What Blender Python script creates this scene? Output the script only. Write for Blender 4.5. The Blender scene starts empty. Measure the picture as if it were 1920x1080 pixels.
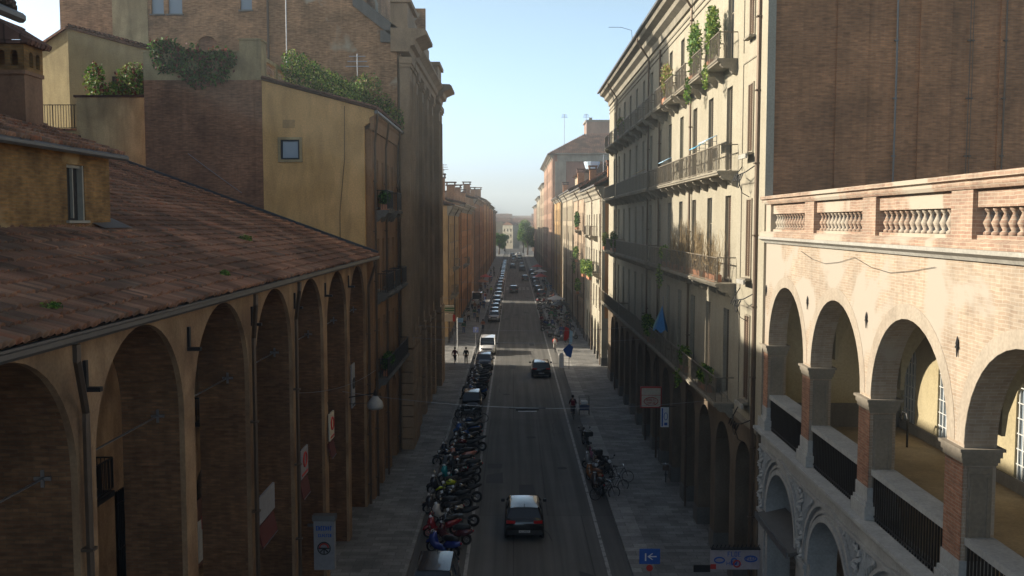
import bpy, math, random
from math import sin, cos, pi, radians as R
from mathutils import Vector, Matrix
from mathutils.geometry import tessellate_polygon
S = bpy.context.scene
COL = S.collection
rnd = random.Random(7)

# ---------------------------------------------------------------- camera, sky, sun, exposure
cam_d = bpy.data.cameras.new('camera'); cam = bpy.data.objects.new('camera', cam_d); COL.objects.link(cam)
cam.location = (0, 0, 14.7); cam.rotation_euler = (R(90 - 4.03), 0, R(0.1))
cam_d.sensor_width = 36; cam_d.lens = 36 * 1750 / 1920; cam_d.clip_end = 6000; cam_d.clip_start = 0.3
S.camera = cam
SUN_EL, SUN_AZ = R(24), R(10)          # azimuth: degrees ahead of straight left
W = bpy.data.worlds.new("World"); S.world = W; W.use_nodes = True
nt = W.node_tree; bg = nt.nodes['Background']
sky = nt.nodes.new('ShaderNodeTexSky'); sky.sky_type = 'NISHITA'; sky.sun_disc = False
sky.sun_elevation = SUN_EL; sky.sun_rotation = R(-90) + SUN_AZ; sky.air_density = 1.0; sky.dust_density = 2.6; sky.ozone_density = 1.0
tcw = nt.nodes.new('ShaderNodeTexCoord'); spw = nt.nodes.new('ShaderNodeSeparateXYZ'); nt.links.new(tcw.outputs['Generated'], spw.inputs[0])
rw = nt.nodes.new('ShaderNodeValToRGB'); nt.links.new(spw.outputs[2], rw.inputs[0]); rw.color_ramp.elements[0].position = .0; rw.color_ramp.elements[0].color = (.95, 1.2, 1.85, 1); rw.color_ramp.elements[1].position = .6; rw.color_ramp.elements[1].color = (.31, .3, .28, 1)
ew = rw.color_ramp.elements.new(.24); ew.color = (.8, .86, .82, 1)      # pale bright haze low in the sky, deeper zenith
mw = nt.nodes.new('ShaderNodeMix'); mw.data_type = 'RGBA'; mw.blend_type = 'MULTIPLY'; mw.inputs[0].default_value = 1; nt.links.new(sky.outputs[0], mw.inputs[6]); nt.links.new(rw.outputs[0], mw.inputs[7])
nt.links.new(mw.outputs[2], bg.inputs[0]); bg.inputs[1].default_value = 0.15
sd = bpy.data.lights.new('sun', 'SUN'); sd.energy = 4.3; sd.angle = R(0.5); sd.color = (1.0, 0.9, 0.74)
sun = bpy.data.objects.new('sun', sd); COL.objects.link(sun)
sdir = Vector((-cos(SUN_EL) * cos(SUN_AZ), cos(SUN_EL) * sin(SUN_AZ), sin(SUN_EL)))
sun.rotation_euler = (-sdir).to_track_quat('-Z', 'Y').to_euler(); sun.location = (-30, 10, 40)
S.view_settings.view_transform = 'Standard'; S.view_settings.look = 'None'; S.view_settings.exposure = 1.0; S.view_settings.gamma = 1
S.view_settings.use_curve_mapping = False
cy = S.cycles; cy.max_bounces = 6; cy.diffuse_bounces = 3; cy.glossy_bounces = 3; cy.transparent_max_bounces = 6; cy.volume_bounces = 0
cy.caustics_reflective = False; cy.caustics_refractive = False; cy.use_denoising = True; cy.sample_clamp_indirect = 6

# ---------------------------------------------------------------- mesh helpers
WL = {}                                  # world location of parents
def tag(o, label=None, cat=None, group=None, kind=None):
    if label: o['label'] = label
    if cat: o['category'] = cat
    if group: o['group'] = group
    if kind: o['kind'] = kind
    return o
def thing(name, label, cat, loc=(0, 0, 0), rz=0, group=None):
    o = bpy.data.objects.new(name, None); COL.objects.link(o); o.empty_display_size = .3
    o.location = loc; o.rotation_euler = (0, 0, rz); WL[o] = Vector(loc)
    return tag(o, label, cat, group)
class MB:
    def __init__(s): s.v = []; s.f = []; s.m = []; s.smooth = False
    def face(s, pts, mi=0):
        n = len(s.v); s.v.extend([tuple(p) for p in pts]); s.f.append(tuple(range(n, n + len(pts)))); s.m.append(mi)
    def box(s, x0, x1, y0, y1, z0, z1, mi=0):
        n = len(s.v)
        s.v += [(x0, y0, z0), (x1, y0, z0), (x1, y1, z0), (x0, y1, z0), (x0, y0, z1), (x1, y0, z1), (x1, y1, z1), (x0, y1, z1)]
        s.f += [(n, n+3, n+2, n+1), (n+4, n+5, n+6, n+7), (n, n+1, n+5, n+4), (n+1, n+2, n+6, n+5), (n+2, n+3, n+7, n+6), (n+3, n, n+4, n+7)]
        s.m += [mi] * 6
    def mbox(s, mp, u0, u1, w0, w1, v0, v1, mi=0):      # box through a facade map (u, v, w)
        n = len(s.v)
        for (u, w, v) in [(u0, w0, v0), (u1, w0, v0), (u1, w1, v0), (u0, w1, v0), (u0, w0, v1), (u1, w0, v1), (u1, w1, v1), (u0, w1, v1)]:
            s.v.append(tuple(mp(u, v, w)))
        s.f += [(n, n+3, n+2, n+1), (n+4, n+5, n+6, n+7), (n, n+1, n+5, n+4), (n+1, n+2, n+6, n+5), (n+2, n+3, n+7, n+6), (n+3, n, n+4, n+7)]
        s.m += [mi] * 6
    def bar(s, a, b, r, mi=0):                           # thin square bar
        s.tube([a, b], r, 4, mi)
    def tube(s, pts, r, n=6, mi=0, closed=False, cap=True):
        pts = [Vector(p) for p in pts]; rr = r if isinstance(r, (list, tuple)) else [r] * len(pts)
        N = len(pts); base = len(s.v); prev = None
        for i, p in enumerate(pts):
            a = pts[(i - 1) % N] if (i or closed) else p; b = pts[(i + 1) % N] if (i < N - 1 or closed) else p
            t = (b - a)
            t = t.normalized() if t.length > 1e-9 else Vector((0, 0, 1))
            if prev is None: q = Vector((0, 0, 1)) if abs(t.z) < .9 else Vector((1, 0, 0)); x = t.cross(q).normalized()
            else:
                x = prev - t * prev.dot(t)
                x = x.normalized() if x.length > 1e-6 else t.orthogonal().normalized()
            prev = x; y = t.cross(x)
            for k in range(n):
                an = 2 * pi * (k + .5) / n; s.v.append(tuple(p + (x * cos(an) + y * sin(an)) * rr[i]))
        for i in range(N if closed else N - 1):
            j = (i + 1) % N
            for k in range(n):
                l = (k + 1) % n; s.f.append((base + i*n + k, base + i*n + l, base + j*n + l, base + j*n + k)); s.m.append(mi)
        if cap and not closed:
            s.f.append(tuple(base + k for k in range(n))[::-1]); s.f.append(tuple(base + (N-1)*n + k for k in range(n))); s.m += [mi, mi]
    def lathe(s, prof, c=(0, 0, 0), n=8, mi=0):          # prof: (r, z)
        base = len(s.v); c = Vector(c)
        for (r, z) in prof:
            for k in range(n): s.v.append((c.x + r * cos(2*pi*k/n), c.y + r * sin(2*pi*k/n), c.z + z))
        for i in range(len(prof) - 1):
            for k in range(n):
                l = (k + 1) % n; s.f.append((base + i*n + k, base + i*n + l, base + (i+1)*n + l, base + (i+1)*n + k)); s.m.append(mi)
        s.f.append(tuple(base + k for k in range(n))[::-1]); s.f.append(tuple(base + (len(prof)-1)*n + k for k in range(n))); s.m += [mi, mi]
    def ring(s, c, r, t, axis='x', n=18, mi=0, k=5):     # torus
        c = Vector(c); pts = []
        for i in range(n):
            a = 2 * pi * i / n
            d = {'x': (0, cos(a), sin(a)), 'y': (cos(a), 0, sin(a)), 'z': (cos(a), sin(a), 0)}[axis]
            pts.append(c + Vector(d) * r)
        s.tube(pts, t, k, mi, closed=True)
    def panel(s, mp, outer, holes, th, mi=0, w=0, mr=None):
        loops = [outer] + holes; mr = mi if mr is None else mr
        tris = tessellate_polygon([[Vector((p[0], p[1], 0)) for p in l] for l in loops])
        flat = [p for l in loops for p in l]; n = len(s.v); N = len(flat)
        for p in flat: s.v.append(tuple(mp(p[0], p[1], w)))
        for p in flat: s.v.append(tuple(mp(p[0], p[1], w + th)))
        for t in tris:
            s.f.append((n + t[0], n + t[1], n + t[2])); s.f.append((n + N + t[2], n + N + t[1], n + N + t[0])); s.m += [mi, mi]
        k = n
        for li, l in enumerate(loops):
            for i in range(len(l)):
                j = (i + 1) % len(l); s.f.append((k + i, k + j, N + k + j, N + k + i)); s.m.append(mr if li else mi)
            k += len(l)
    def extr(s, mp, prof, u0, u1, mi=0):                 # extrude closed profile (w, v) along u
        n = len(s.v); N = len(prof)
        for u in (u0, u1):
            for (w, v) in prof: s.v.append(tuple(mp(u, v, w)))
        for i in range(N):
            j = (i + 1) % N; s.f.append((n + i, n + j, n + N + j, n + N + i)); s.m.append(mi)
        s.f.append(tuple(range(n, n + N))); s.f.append(tuple(range(n + 2*N - 1, n + N - 1, -1))); s.m += [mi, mi]
    def build(s, name, mats, parent=None, local=False, bevel=0, sm=None):
        me = bpy.data.meshes.new(name); mats = mats if isinstance(mats, (list, tuple)) else [mats]
        off = Vector((0, 0, 0))
        if parent is not None and not local: off = WL[parent]
        elif parent is None and not local:
            xs, ys, zs = zip(*s.v); off = Vector(((min(xs)+max(xs))/2, (min(ys)+max(ys))/2, min(zs)))
        me.from_pydata([(a[0]-off.x, a[1]-off.y, a[2]-off.z) for a in s.v], [], s.f)
        for m in mats: me.materials.append(m)
        me.polygons.foreach_set('material_index', s.m)
        if s.smooth or sm: me.polygons.foreach_set('use_smooth', [True] * len(s.f))
        me.update()
        o = bpy.data.objects.new(name, me); COL.objects.link(o)
        if parent is not None: o.parent = parent; WL[o] = WL[parent].copy() if not local else WL.get(parent, Vector())
        elif not local: o.location = off; WL[o] = off
        if bevel:
            b = o.modifiers.new('bevel', 'BEVEL'); b.width = bevel; b.segments = 2; b.limit_method = 'ANGLE'; b.angle_limit = R(30)
        return o
def copy_tree(o, parent=None):
    c = o.copy(); COL.objects.link(c); c.parent = parent
    for ch in list(o.children): copy_tree(ch, c)
    return c
def mR(X): return lambda u, v, w: (X + w, u, v)          # facade on the right of the street, faces -x
def mL(X): return lambda u, v, w: (-X - w, u, v)         # facade on the left, faces +x
def mC(Y): return lambda u, v, w: (u, Y + w, v)          # wall facing the camera
def arch(uc, wd, zs, z0=0, n=14, rise=None):
    r = wd / 2; rise = rise or r
    pts = [(uc - r, z0), (uc + r, z0)]
    pts += [(uc + r * cos(pi*k/n), zs + rise * sin(pi*k/n)) for k in range(n + 1)]
    return pts
def rect(u0, u1, v0, v1): return [(u0, v0), (u1, v0), (u1, v1), (u0, v1)]

# ---------------------------------------------------------------- materials
M = {}
def _new(name):
    m = bpy.data.materials.new(name); m.use_nodes = True; M[name] = m
    return m, m.node_tree, m.node_tree.nodes, m.node_tree.links, m.node_tree.nodes['Principled BSDF']
def plain(name, c, rough=.6, metal=0, spec=.5, coat=0):
    m, nt, N, L, B = _new(name); B.inputs['Roughness'].default_value = rough; B.inputs['Metallic'].default_value = metal
    B.inputs['Specular IOR Level'].default_value = spec; B.inputs['Coat Weight'].default_value = coat
    tc = N.new('ShaderNodeTexCoord'); nz = N.new('ShaderNodeTexNoise'); nz.inputs['Scale'].default_value = 6; nz.inputs['Detail'].default_value = 3
    L.new(tc.outputs['Object'], nz.inputs['Vector'])
    cr = N.new('ShaderNodeMix'); cr.data_type = 'RGBA'; L.new(nz.outputs[0], cr.inputs[0])
    cr.inputs[6].default_value = (*[x * .78 for x in c], 1); cr.inputs[7].default_value = (*[min(1, x * 1.2) for x in c], 1)
    L.new(cr.outputs[2], B.inputs['Base Color'])
    return m
def boxmap(N, L):
    g = N.new('ShaderNodeNewGeometry'); sp = N.new('ShaderNodeSeparateXYZ'); L.new(g.outputs['Position'], sp.inputs[0])
    sn = N.new('ShaderNodeSeparateXYZ'); L.new(g.outputs['True Normal'], sn.inputs[0])
    def m(op, a, b=None, c=None):
        x = N.new('ShaderNodeMath'); x.operation = op
        for i, q in enumerate((a, b, c)):
            if q is None: continue
            if isinstance(q, (int, float)): x.inputs[i].default_value = q
            else: L.new(q, x.inputs[i])
        return x.outputs[0]
    ax = m('GREATER_THAN', m('ABSOLUTE', sn.outputs[0]), .6); az = m('GREATER_THAN', m('ABSOLUTE', sn.outputs[2]), .8)
    def mix(f, a, b): return m('ADD', m('MULTIPLY', m('SUBTRACT', 1.0, f), a), m('MULTIPLY', f, b))
    u = mix(ax, sp.outputs[0], sp.outputs[1]); v = mix(az, sp.outputs[2], sp.outputs[1]); u = mix(az, u, sp.outputs[0])
    cb = N.new('ShaderNodeCombineXYZ'); L.new(u, cb.inputs[0]); L.new(v, cb.inputs[1])
    return cb.outputs[0], g.outputs['Position']
def ramp(N, L, src, stops):
    r = N.new('ShaderNodeValToRGB'); L.new(src, r.inputs[0]); e = r.color_ramp.elements
    while len(e) < len(stops): e.new(.5)
    for i, (p, c) in enumerate(stops): e[i].position = p; e[i].color = (*c, 1) if len(c) == 3 else c
    return r.outputs[0]
def noise(N, L, vec, sc, det=5, dist=0, scale3=None):
    if scale3:
        mp = N.new('ShaderNodeMapping'); mp.inputs['Scale'].default_value = scale3; L.new(vec, mp.inputs[0]); vec = mp.outputs[0]
    n = N.new('ShaderNodeTexNoise'); n.inputs['Scale'].default_value = sc; n.inputs['Detail'].default_value = det; n.inputs['Distortion'].default_value = dist
    L.new(vec, n.inputs['Vector']); return n.outputs[0]
def mixc(N, L, f, a, b, mode='MIX'):
    x = N.new('ShaderNodeMix'); x.data_type = 'RGBA'; x.blend_type = mode
    for i, q in ((0, f), (6, a), (7, b)):
        if isinstance(q, (int, float)): x.inputs[i].default_value = q
        elif isinstance(q, tuple): x.inputs[i].default_value = (*q, 1)
        else: L.new(q, x.inputs[i])
    return x.outputs[2]
def bump(N, L, B, h, st=.3, d=.02):
    b = N.new('ShaderNodeBump'); b.inputs['Strength'].default_value = st; b.inputs['Distance'].default_value = d
    L.new(h, b.inputs['Height']); L.new(b.outputs[0], B.inputs['Normal'])
def brick(name, c1, c2, mortar, bw=.27, rh=.07, patch=None, pf=.62, stain=.35, seed=0, var=1):
    m, nt, N, L, B = _new(name); B.inputs['Roughness'].default_value = .9; B.inputs['Specular IOR Level'].default_value = .2
    uv, pos = boxmap(N, L)
    dn = noise(N, L, uv, 3, 2); wob = N.new('ShaderNodeVectorMath'); wob.operation = 'MULTIPLY_ADD'
    cbx = N.new('ShaderNodeCombineXYZ'); L.new(dn, cbx.inputs[1]); L.new(cbx.outputs[0], wob.inputs[0]); wob.inputs[1].default_value = (0, .05, 0); L.new(uv, wob.inputs[2])
    b = N.new('ShaderNodeTexBrick'); b.inputs['Scale'].default_value = 1; b.inputs['Brick Width'].default_value = bw; b.inputs['Row Height'].default_value = rh
    b.inputs['Mortar Size'].default_value = .009; b.inputs['Mortar Smooth'].default_value = .3; L.new(wob.outputs[0], b.inputs['Vector'])
    b.inputs['Color1'].default_value = (*c1, 1); b.inputs['Color2'].default_value = (*c2, 1); b.inputs['Mortar'].default_value = (*mortar, 1)
    n1 = noise(N, L, pos, .55 + seed * .07, 8, .4)
    col = mixc(N, L, 1.0, b.outputs['Color'], ramp(N, L, n1, [(.3, (1 - stain,) * 3), (.7, (1.15, 1.12, 1.08))]), 'MULTIPLY')
    n2 = noise(N, L, pos, 1, 6, .2, (6, 6, .5 + seed * .05))
    col = mixc(N, L, 1.0, col, ramp(N, L, n2, [(.35, (.9, .89, .88)), (.6, (1.05, 1.04, 1.03))]), 'MULTIPLY')
    n4 = noise(N, L, uv, 1, 2, 0, (3.2, 13, 1))
    col = mixc(N, L, 1.0, col, ramp(N, L, n4, [(.3, (1 - .26*var,) * 3), (.5, (1, 1, 1)), (.72, (1 + .26*var, 1 + .23*var, 1 + .2*var))]), 'MULTIPLY')
    if patch:
        n3 = noise(N, L, pos, .33, 7, .6)
        col = mixc(N, L, ramp(N, L, n3, [(pf, (0, 0, 0)), (pf + .05, (1, 1, 1))]), col, patch)
    L.new(col, B.inputs['Base Color']); bump(N, L, B, b.outputs['Fac'], -.35, .02)
    return m
def plaster(name, c, c2=None, streak=.3, rough=.92, big=.45):
    m, nt, N, L, B = _new(name); B.inputs['Roughness'].default_value = rough; B.inputs['Specular IOR Level'].default_value = .2
    uv, pos = boxmap(N, L); c2 = c2 or tuple(x * .72 for x in c)
    col = mixc(N, L, ramp(N, L, noise(N, L, pos, big, 9, .5), [(.35, (0, 0, 0)), (.68, (1, 1, 1))]), c2, c)
    col = mixc(N, L, 1.0, col, ramp(N, L, noise(N, L, pos, 1, 6, .5, (2.2, 2.2, .5)), [(.3, (1 - streak * .6,) * 3), (.6, (1.04,) * 3)]), 'MULTIPLY')
    fine = noise(N, L, pos, 14, 6)
    col = mixc(N, L, 1.0, col, ramp(N, L, fine, [(.3, (.86,) * 3), (.7, (1.1,) * 3)]), 'MULTIPLY')
    L.new(col, B.inputs['Base Color']); bump(N, L, B, fine, .25, .02)
    return m
def slats(name, c, period=.055, rough=.6):               # louvred shutters
    m, nt, N, L, B = _new(name); B.inputs['Roughness'].default_value = rough
    tc = N.new('ShaderNodeTexCoord'); wv = N.new('ShaderNodeTexWave'); wv.bands_direction = 'Z'; wv.wave_profile = 'SAW'; wv.inputs['Scale'].default_value = .314 / period
    L.new(tc.outputs['Object'], wv.inputs[0])
    nz = noise(N, L, tc.outputs['Object'], 2.0, 4)
    col = mixc(N, L, nz, tuple(x * .6 for x in c), tuple(x * 1.3 for x in c)); L.new(col, B.inputs['Base Color']); bump(N, L, B, wv.outputs[1], .6, .02)
    return m
def glass(name, c=(.03, .04, .05), rough=.06):
    m, nt, N, L, B = _new(name); B.inputs['Base Color'].default_value = (*c, 1); B.inputs['Roughness'].default_value = rough; B.inputs['Specular IOR Level'].default_value = .8
    tc = N.new('ShaderNodeTexCoord'); bump(N, L, B, noise(N, L, tc.outputs['Object'], 1.2, 1), .06, .05)
    return m
def tilemat(name, c, attr=True):
    m, nt, N, L, B = _new(name); B.inputs['Roughness'].default_value = .9; B.inputs['Specular IOR Level'].default_value = .2
    g = N.new('ShaderNodeNewGeometry'); pos = g.outputs['Position']
    if attr:
        at = N.new('ShaderNodeAttribute'); at.attribute_name = 'tint'; base = at.outputs['Color']
    else:
        sp = N.new('ShaderNodeSeparateXYZ'); L.new(pos, sp.inputs[0])
        b = N.new('ShaderNodeTexBrick'); b.inputs['Scale'].default_value = 1; b.inputs['Brick Width'].default_value = .26; b.inputs['Row Height'].default_value = .4; b.offset = 0
        b.inputs['Mortar Size'].default_value = .04; b.inputs['Mortar Smooth'].default_value = 1
        cb = N.new('ShaderNodeCombineXYZ'); L.new(sp.outputs[1], cb.inputs[0]); L.new(sp.outputs[0], cb.inputs[1]); L.new(cb.outputs[0], b.inputs['Vector'])
        b.inputs['Color1'].default_value = (*c, 1); b.inputs['Color2'].default_value = (*[x * .6 for x in c], 1); b.inputs['Mortar'].default_value = (*[x * .3 for x in c], 1)
        base = b.outputs['Color']; bump(N, L, B, b.outputs['Fac'], -.7, .08)
    col = mixc(N, L, 1.0, base, ramp(N, L, noise(N, L, pos, .5, 9, .5), [(.38, (.5, .5, .5)), (.62, (1.12, 1.08, 1.05))]), 'MULTIPLY')
    col = mixc(N, L, ramp(N, L, noise(N, L, pos, 5, 6), [(.62, (0, 0, 0)), (.8, (.6,) * 3)]), col, (.09, .1, .07))
    L.new(col, B.inputs['Base Color']); return m
def asphalt():
    m, nt, N, L, B = _new('asphalt'); B.inputs['Roughness'].default_value = .82; B.inputs['Specular IOR Level'].default_value = .35
    g = N.new('ShaderNodeNewGeometry'); pos = g.outputs['Position']
    col = mixc(N, L, noise(N, L, pos, .35, 8, .3), (.11, .108, .105), (.195, .188, .172))
    col = mixc(N, L, 1.0, col, ramp(N, L, noise(N, L, pos, 1, 5, 0, (2.2, .05, 1)), [(.35, (.72,) * 3), (.62, (1.2,) * 3)]), 'MULTIPLY')
    b = N.new('ShaderNodeTexBrick'); b.inputs['Scale'].default_value = 1; b.inputs['Brick Width'].default_value = 3.4; b.inputs['Row Height'].default_value = 23; b.inputs['Mortar Size'].default_value = .03
    b.inputs['Color1'].default_value = (1, 1, 1, 1); b.inputs['Color2'].default_value = (.84, .84, .85, 1); b.inputs['Mortar'].default_value = (.6, .6, .6, 1); L.new(pos, b.inputs['Vector'])
    col = mixc(N, L, 1.0, col, b.outputs['Color'], 'MULTIPLY')
    col = mixc(N, L, 1.0, col, ramp(N, L, noise(N, L, pos, 40, 3), [(.3, (.75,) * 3), (.7, (1.25,) * 3)]), 'MULTIPLY')
    L.new(col, B.inputs['Base Color']); bump(N, L, B, noise(N, L, pos, 60, 3), .3, .01); return m
def paving(name, c, bw=.8, rh=.4, rough=.7):
    m, nt, N, L, B = _new(name); B.inputs['Roughness'].default_value = rough; B.inputs['Specular IOR Level'].default_value = .4
    g = N.new('ShaderNodeNewGeometry'); pos = g.outputs['Position']
    b = N.new('ShaderNodeTexBrick'); b.inputs['Scale'].default_value = 1; b.inputs['Brick Width'].default_value = bw; b.inputs['Row Height'].default_value = rh; b.inputs['Mortar Size'].default_value = .012
    b.inputs['Color1'].default_value = (*[x * .75 for x in c], 1); b.inputs['Color2'].default_value = (*[x * 1.25 for x in c], 1); b.inputs['Mortar'].default_value = (*[x * .5 for x in c], 1)
    L.new(pos, b.inputs['Vector'])
    col = mixc(N, L, 1.0, b.outputs['Color'], ramp(N, L, noise(N, L, pos, .6, 8, .6), [(.3, (.62,) * 3), (.7, (1.2,) * 3)]), 'MULTIPLY')
    col = mixc(N, L, 1.0, col, ramp(N, L, noise(N, L, pos, 9, 5), [(.3, (.85,) * 3), (.7, (1.12,) * 3)]), 'MULTIPLY')
    L.new(col, B.inputs['Base Color']); return m
def paintline():
    m, nt, N, L, B = _new('road_paint'); B.inputs['Roughness'].default_value = .7
    g = N.new('ShaderNodeNewGeometry'); pos = g.outputs['Position']
    col = mixc(N, L, ramp(N, L, noise(N, L, pos, 2.5, 8, .6), [(.33, (0, 0, 0)), (.5, (1, 1, 1))]), (.16, .155, .15), (.42, .41, .39))
    L.new(col, B.inputs['Base Color']); return m
def leafmat(name, c):
    m, nt, N, L, B = _new(name); B.inputs['Roughness'].default_value = .6; B.inputs['Specular IOR Level'].default_value = .3
    g = N.new('ShaderNodeNewGeometry')
    col = mixc(N, L, g.outputs['Random Per Island'], tuple(x * .55 for x in c), tuple(min(1, x * 1.55) for x in c)); L.new(col, B.inputs['Base Color'])
    tr = N.new('ShaderNodeBsdfTranslucent'); L.new(col, tr.inputs[0]); ms = N.new('ShaderNodeMixShader'); ms.inputs[0].default_value = .25
    L.new(B.outputs[0], ms.inputs[1]); L.new(tr.outputs[0], ms.inputs[2]); L.new(ms.outputs[0], N['Material Output'].inputs[0]); return m

cream = plaster('cream_stucco', (.36, .33, .262), (.33, .3, .232), .12)
cream_d = plaster('stone_trim', (.31, .28, .225), None, .25)
brick_side = brick('red_brick', (.44, .215, .105), (.31, .15, .075), (.33, .2, .12), stain=.36, var=.9)
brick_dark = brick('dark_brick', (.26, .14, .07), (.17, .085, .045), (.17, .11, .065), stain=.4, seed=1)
brick_church = brick('church_brick', (.5, .29, .16), (.34, .19, .1), (.34, .24, .16), patch=(.4, .33, .24), pf=.64, stain=.45, seed=2)
brick_wing = brick('wing_brick', (.34, .18, .11), (.24, .12, .07), (.26, .17, .12), patch=(.2, .17, .14), pf=.7, seed=3)
brick_loggia = brick('loggia_brick', (.375, .315, .25), (.32, .25, .19), (.405, .36, .305), patch=(.395, .35, .295), pf=.52, stain=.12, seed=4, var=.35)
brick_pier = brick('pier_brick', (0.396, 0.216, 0.144), (0.324, 0.162, 0.108), (0.378, 0.279, 0.216), stain=.2, seed=5)
brick_parapet = brick('parapet_brick', (.36, .27, .21), (.3, .2, .155), (.41, .35, .285), patch=(.41, .36, .295), pf=.54, stain=.22, seed=6, var=.5)
brick_attic = brick('attic_brick', (.34, .18, .06), (.25, .13, .05), (.26, .17, .08), patch=(.4, .26, .12), pf=.6, stain=.5, seed=7)
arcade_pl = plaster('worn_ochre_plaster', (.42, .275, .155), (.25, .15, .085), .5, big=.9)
yellow = plaster('yellow_plaster', (.7, .43, .19), (.56, .34, .14), .3)
yellow_d = plaster('stained_plaster', (.55, .44, .25), (.3, .23, .13), .5)
loggia_in = plaster('pale_yellow_plaster', (.43, .37, .235), (.36, .3, .18), .15)
whitestone = plaster('white_stone', (.46, .47, .46), (.36, .37, .37), .2)
palestone = plaster('pale_molding', (0.418, 0.41, 0.374), (0.346, 0.331, 0.295), .2)
church_st = plaster('church_stone', (.4, .28, .18), (.28, .2, .13), .25)
grey_st = plaster('grey_stone', (.2, .19, .175), None, .3)
floor_tan = plaster('terrace_floor', (.3, .24, .16), None, .2)
left_stucco = plaster('brown_stucco', (.34, .2, .11), (.26, .15, .08), .3)
orange_st = plaster('orange_stucco', (.55, .27, .12), None, .3)
ochre_st = plaster('ochre_stucco', (.5, .32, .15), None, .3)
pink_st = plaster('pink_stucco', (0.374, 0.23, 0.166), None, .25)
red_st = plaster('red_stucco', (0.36, 0.153, 0.108), None, .25)
sand_st = plaster('sand_stucco', (.4, .34, .25), None, .2)
peach_st = plaster('peach_stucco', (.42, .32, .23), None, .2)
white_st = plaster('pale_stucco', (.4, .365, .29), None, .15)
tile = tilemat('roof_tiles', (.22, .1, .065)); tile_far = tilemat('roof_tiles_far', (.26, .14, .1), False)
asph = asphalt(); pave = paving('sidewalk_slabs', (.235, .23, .22)); kerb_m = paving('kerb_slabs', (.32, .312, .3), 1.2, .5); ground_m = paving('far_ground', (.12, .11, .1), 2, 2)
line_m = paintline()
iron = plain('black_iron', (.02, .02, .022), .5, .3); pipe_m = plain('copper_pipe', (.12, .085, .06), .5, .4); gut_m = plain('grey_gutter', (.15, .14, .13), .45, .5)
wood_d = slats('dark_shutter', (.07, .055, .04)); wood_g = slats('green_shutter', (.09, .1, .075)); wood_b = slats('brown_shutter', (.13, .08, .05))
glass_m = glass('window_glass'); glass_sky = glass('pale_glass', (.22, .26, .3), .2); frame_m = plain('window_frame', (.3, .26, .2), .6); frame_w = plain('white_frame', (.6, .6, .58), .5)
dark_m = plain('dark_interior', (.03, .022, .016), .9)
leaf1 = leafmat('leaf_green', (.08, .17, .03)); leaf2 = leafmat('leaf_light', (.2, .27, .05)); leaf3 = leafmat('leaf_dark', (.03, .075, .015)); leaf4 = leafmat('leaf_dry', (.28, .2, .1)); leaf5 = leafmat('leaf_red', (.16, .05, .04))
bark = plain('bark', (.1, .07, .05), .9); terracotta = plain('terracotta', (.4, .18, .1), .8)
red_m = plain('red_paint', (.5, .03, .02), .5); white_m = plain('white_paint', (.75, .75, .73), .5); blue_m = plain('blue_paint', (.02, .1, .4), .45); black_m = plain('black_plastic', (.015, .015, .016), .5)
cloth_b = plain('blue_canvas', (.08, .38, .62), .8); cloth_bd = plain('deep_blue_canvas', (.02, .2, .5), .8); cloth_l = plain('pale_blue_canvas', (.4, .62, .8), .8); green_m = plain('green_paint', (.03, .2, .06), .6)
tyre = plain('rubber', (.012, .012, .012), .8); chrome = plain('chrome', (.6, .6, .6), .2, 1); steel = plain('steel', (.3, .3, .31), .35, .8)

rail_m = plain("weathered_iron", (.19, .16, .12), .6, .1)

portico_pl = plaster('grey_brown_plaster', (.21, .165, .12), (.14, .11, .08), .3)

pier_st = plaster('warm_grey_stone', (.3, .265, .215), None, .25)
pale_ochre = plaster('pale_ochre_plaster', (.42, .35, .2), (.34, .28, .16), .35)

# ---------------------------------------------------------------- ground and street
def plane(name, x0, x1, y0, y1, z, m, th=0):
    b = MB()
    if th: b.box(x0, x1, y0, y1, z - th, z)
    else: b.face([(x0, y0, z), (x1, y0, z), (x1, y1, z), (x0, y1, z)])
    o = b.build(name, m); return tag(o, kind='structure')
plane('ground', -900, 900, -60, 1500, -.02, ground_m)
plane('road', -4.6, 4.97, -20, 560, 0, asph)
plane('sidewalk', -17, -4.6, -20, 560, .13, pave, .14)
plane('sidewalk', 6.0, 15, -20, 560, .13, pave, .14)
plane('kerb', 4.97, 6.0, -20, 560, .134, kerb_m, .14)
b = MB(); b.box(-4.62, -4.45, -20, 560, 0, .14); tag(b.build('kerb', kerb_m), kind='structure')
for x, nm in ((-2.03, 'a'), (4.02, 'b')):
    b = MB(); y = 8
    while y < 470:
        b.face([(x - .075, y, .006), (x + .075, y, .006), (x + .075, y + 9.97, .006), (x - .075, y + 9.97, .006)]); y += 10
    tag(b.build('lane_line', line_m), kind='structure')
b = MB()
for k, y in enumerate((203, 206, 209, 330, 334)):       # worn crossing stripes far off
    for i in range(6): b.face([(-1.6 + i * .9, y, .008), (-1.1 + i * .9, y, .008), (-1.1 + i * .9, y + 1.6, .008), (-1.6 + i * .9, y + 1.6, .008)])
tag(b.build('crossing_stripes', line_m), kind='structure')
b = MB()
for (x, y, r) in ((1.2, 63, .33), (-.6, 79, .3), (2.9, 55, .3), (.4, 118, .33), (2.2, 140, .33)):
    n = 16; b.face([(x + r * cos(2*pi*i/n), y + r * sin(2*pi*i/n), .009) for i in range(n)])
tag(b.build('manhole_covers', plain('cast_iron', (.05, .05, .05), .8)), kind='structure')

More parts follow.
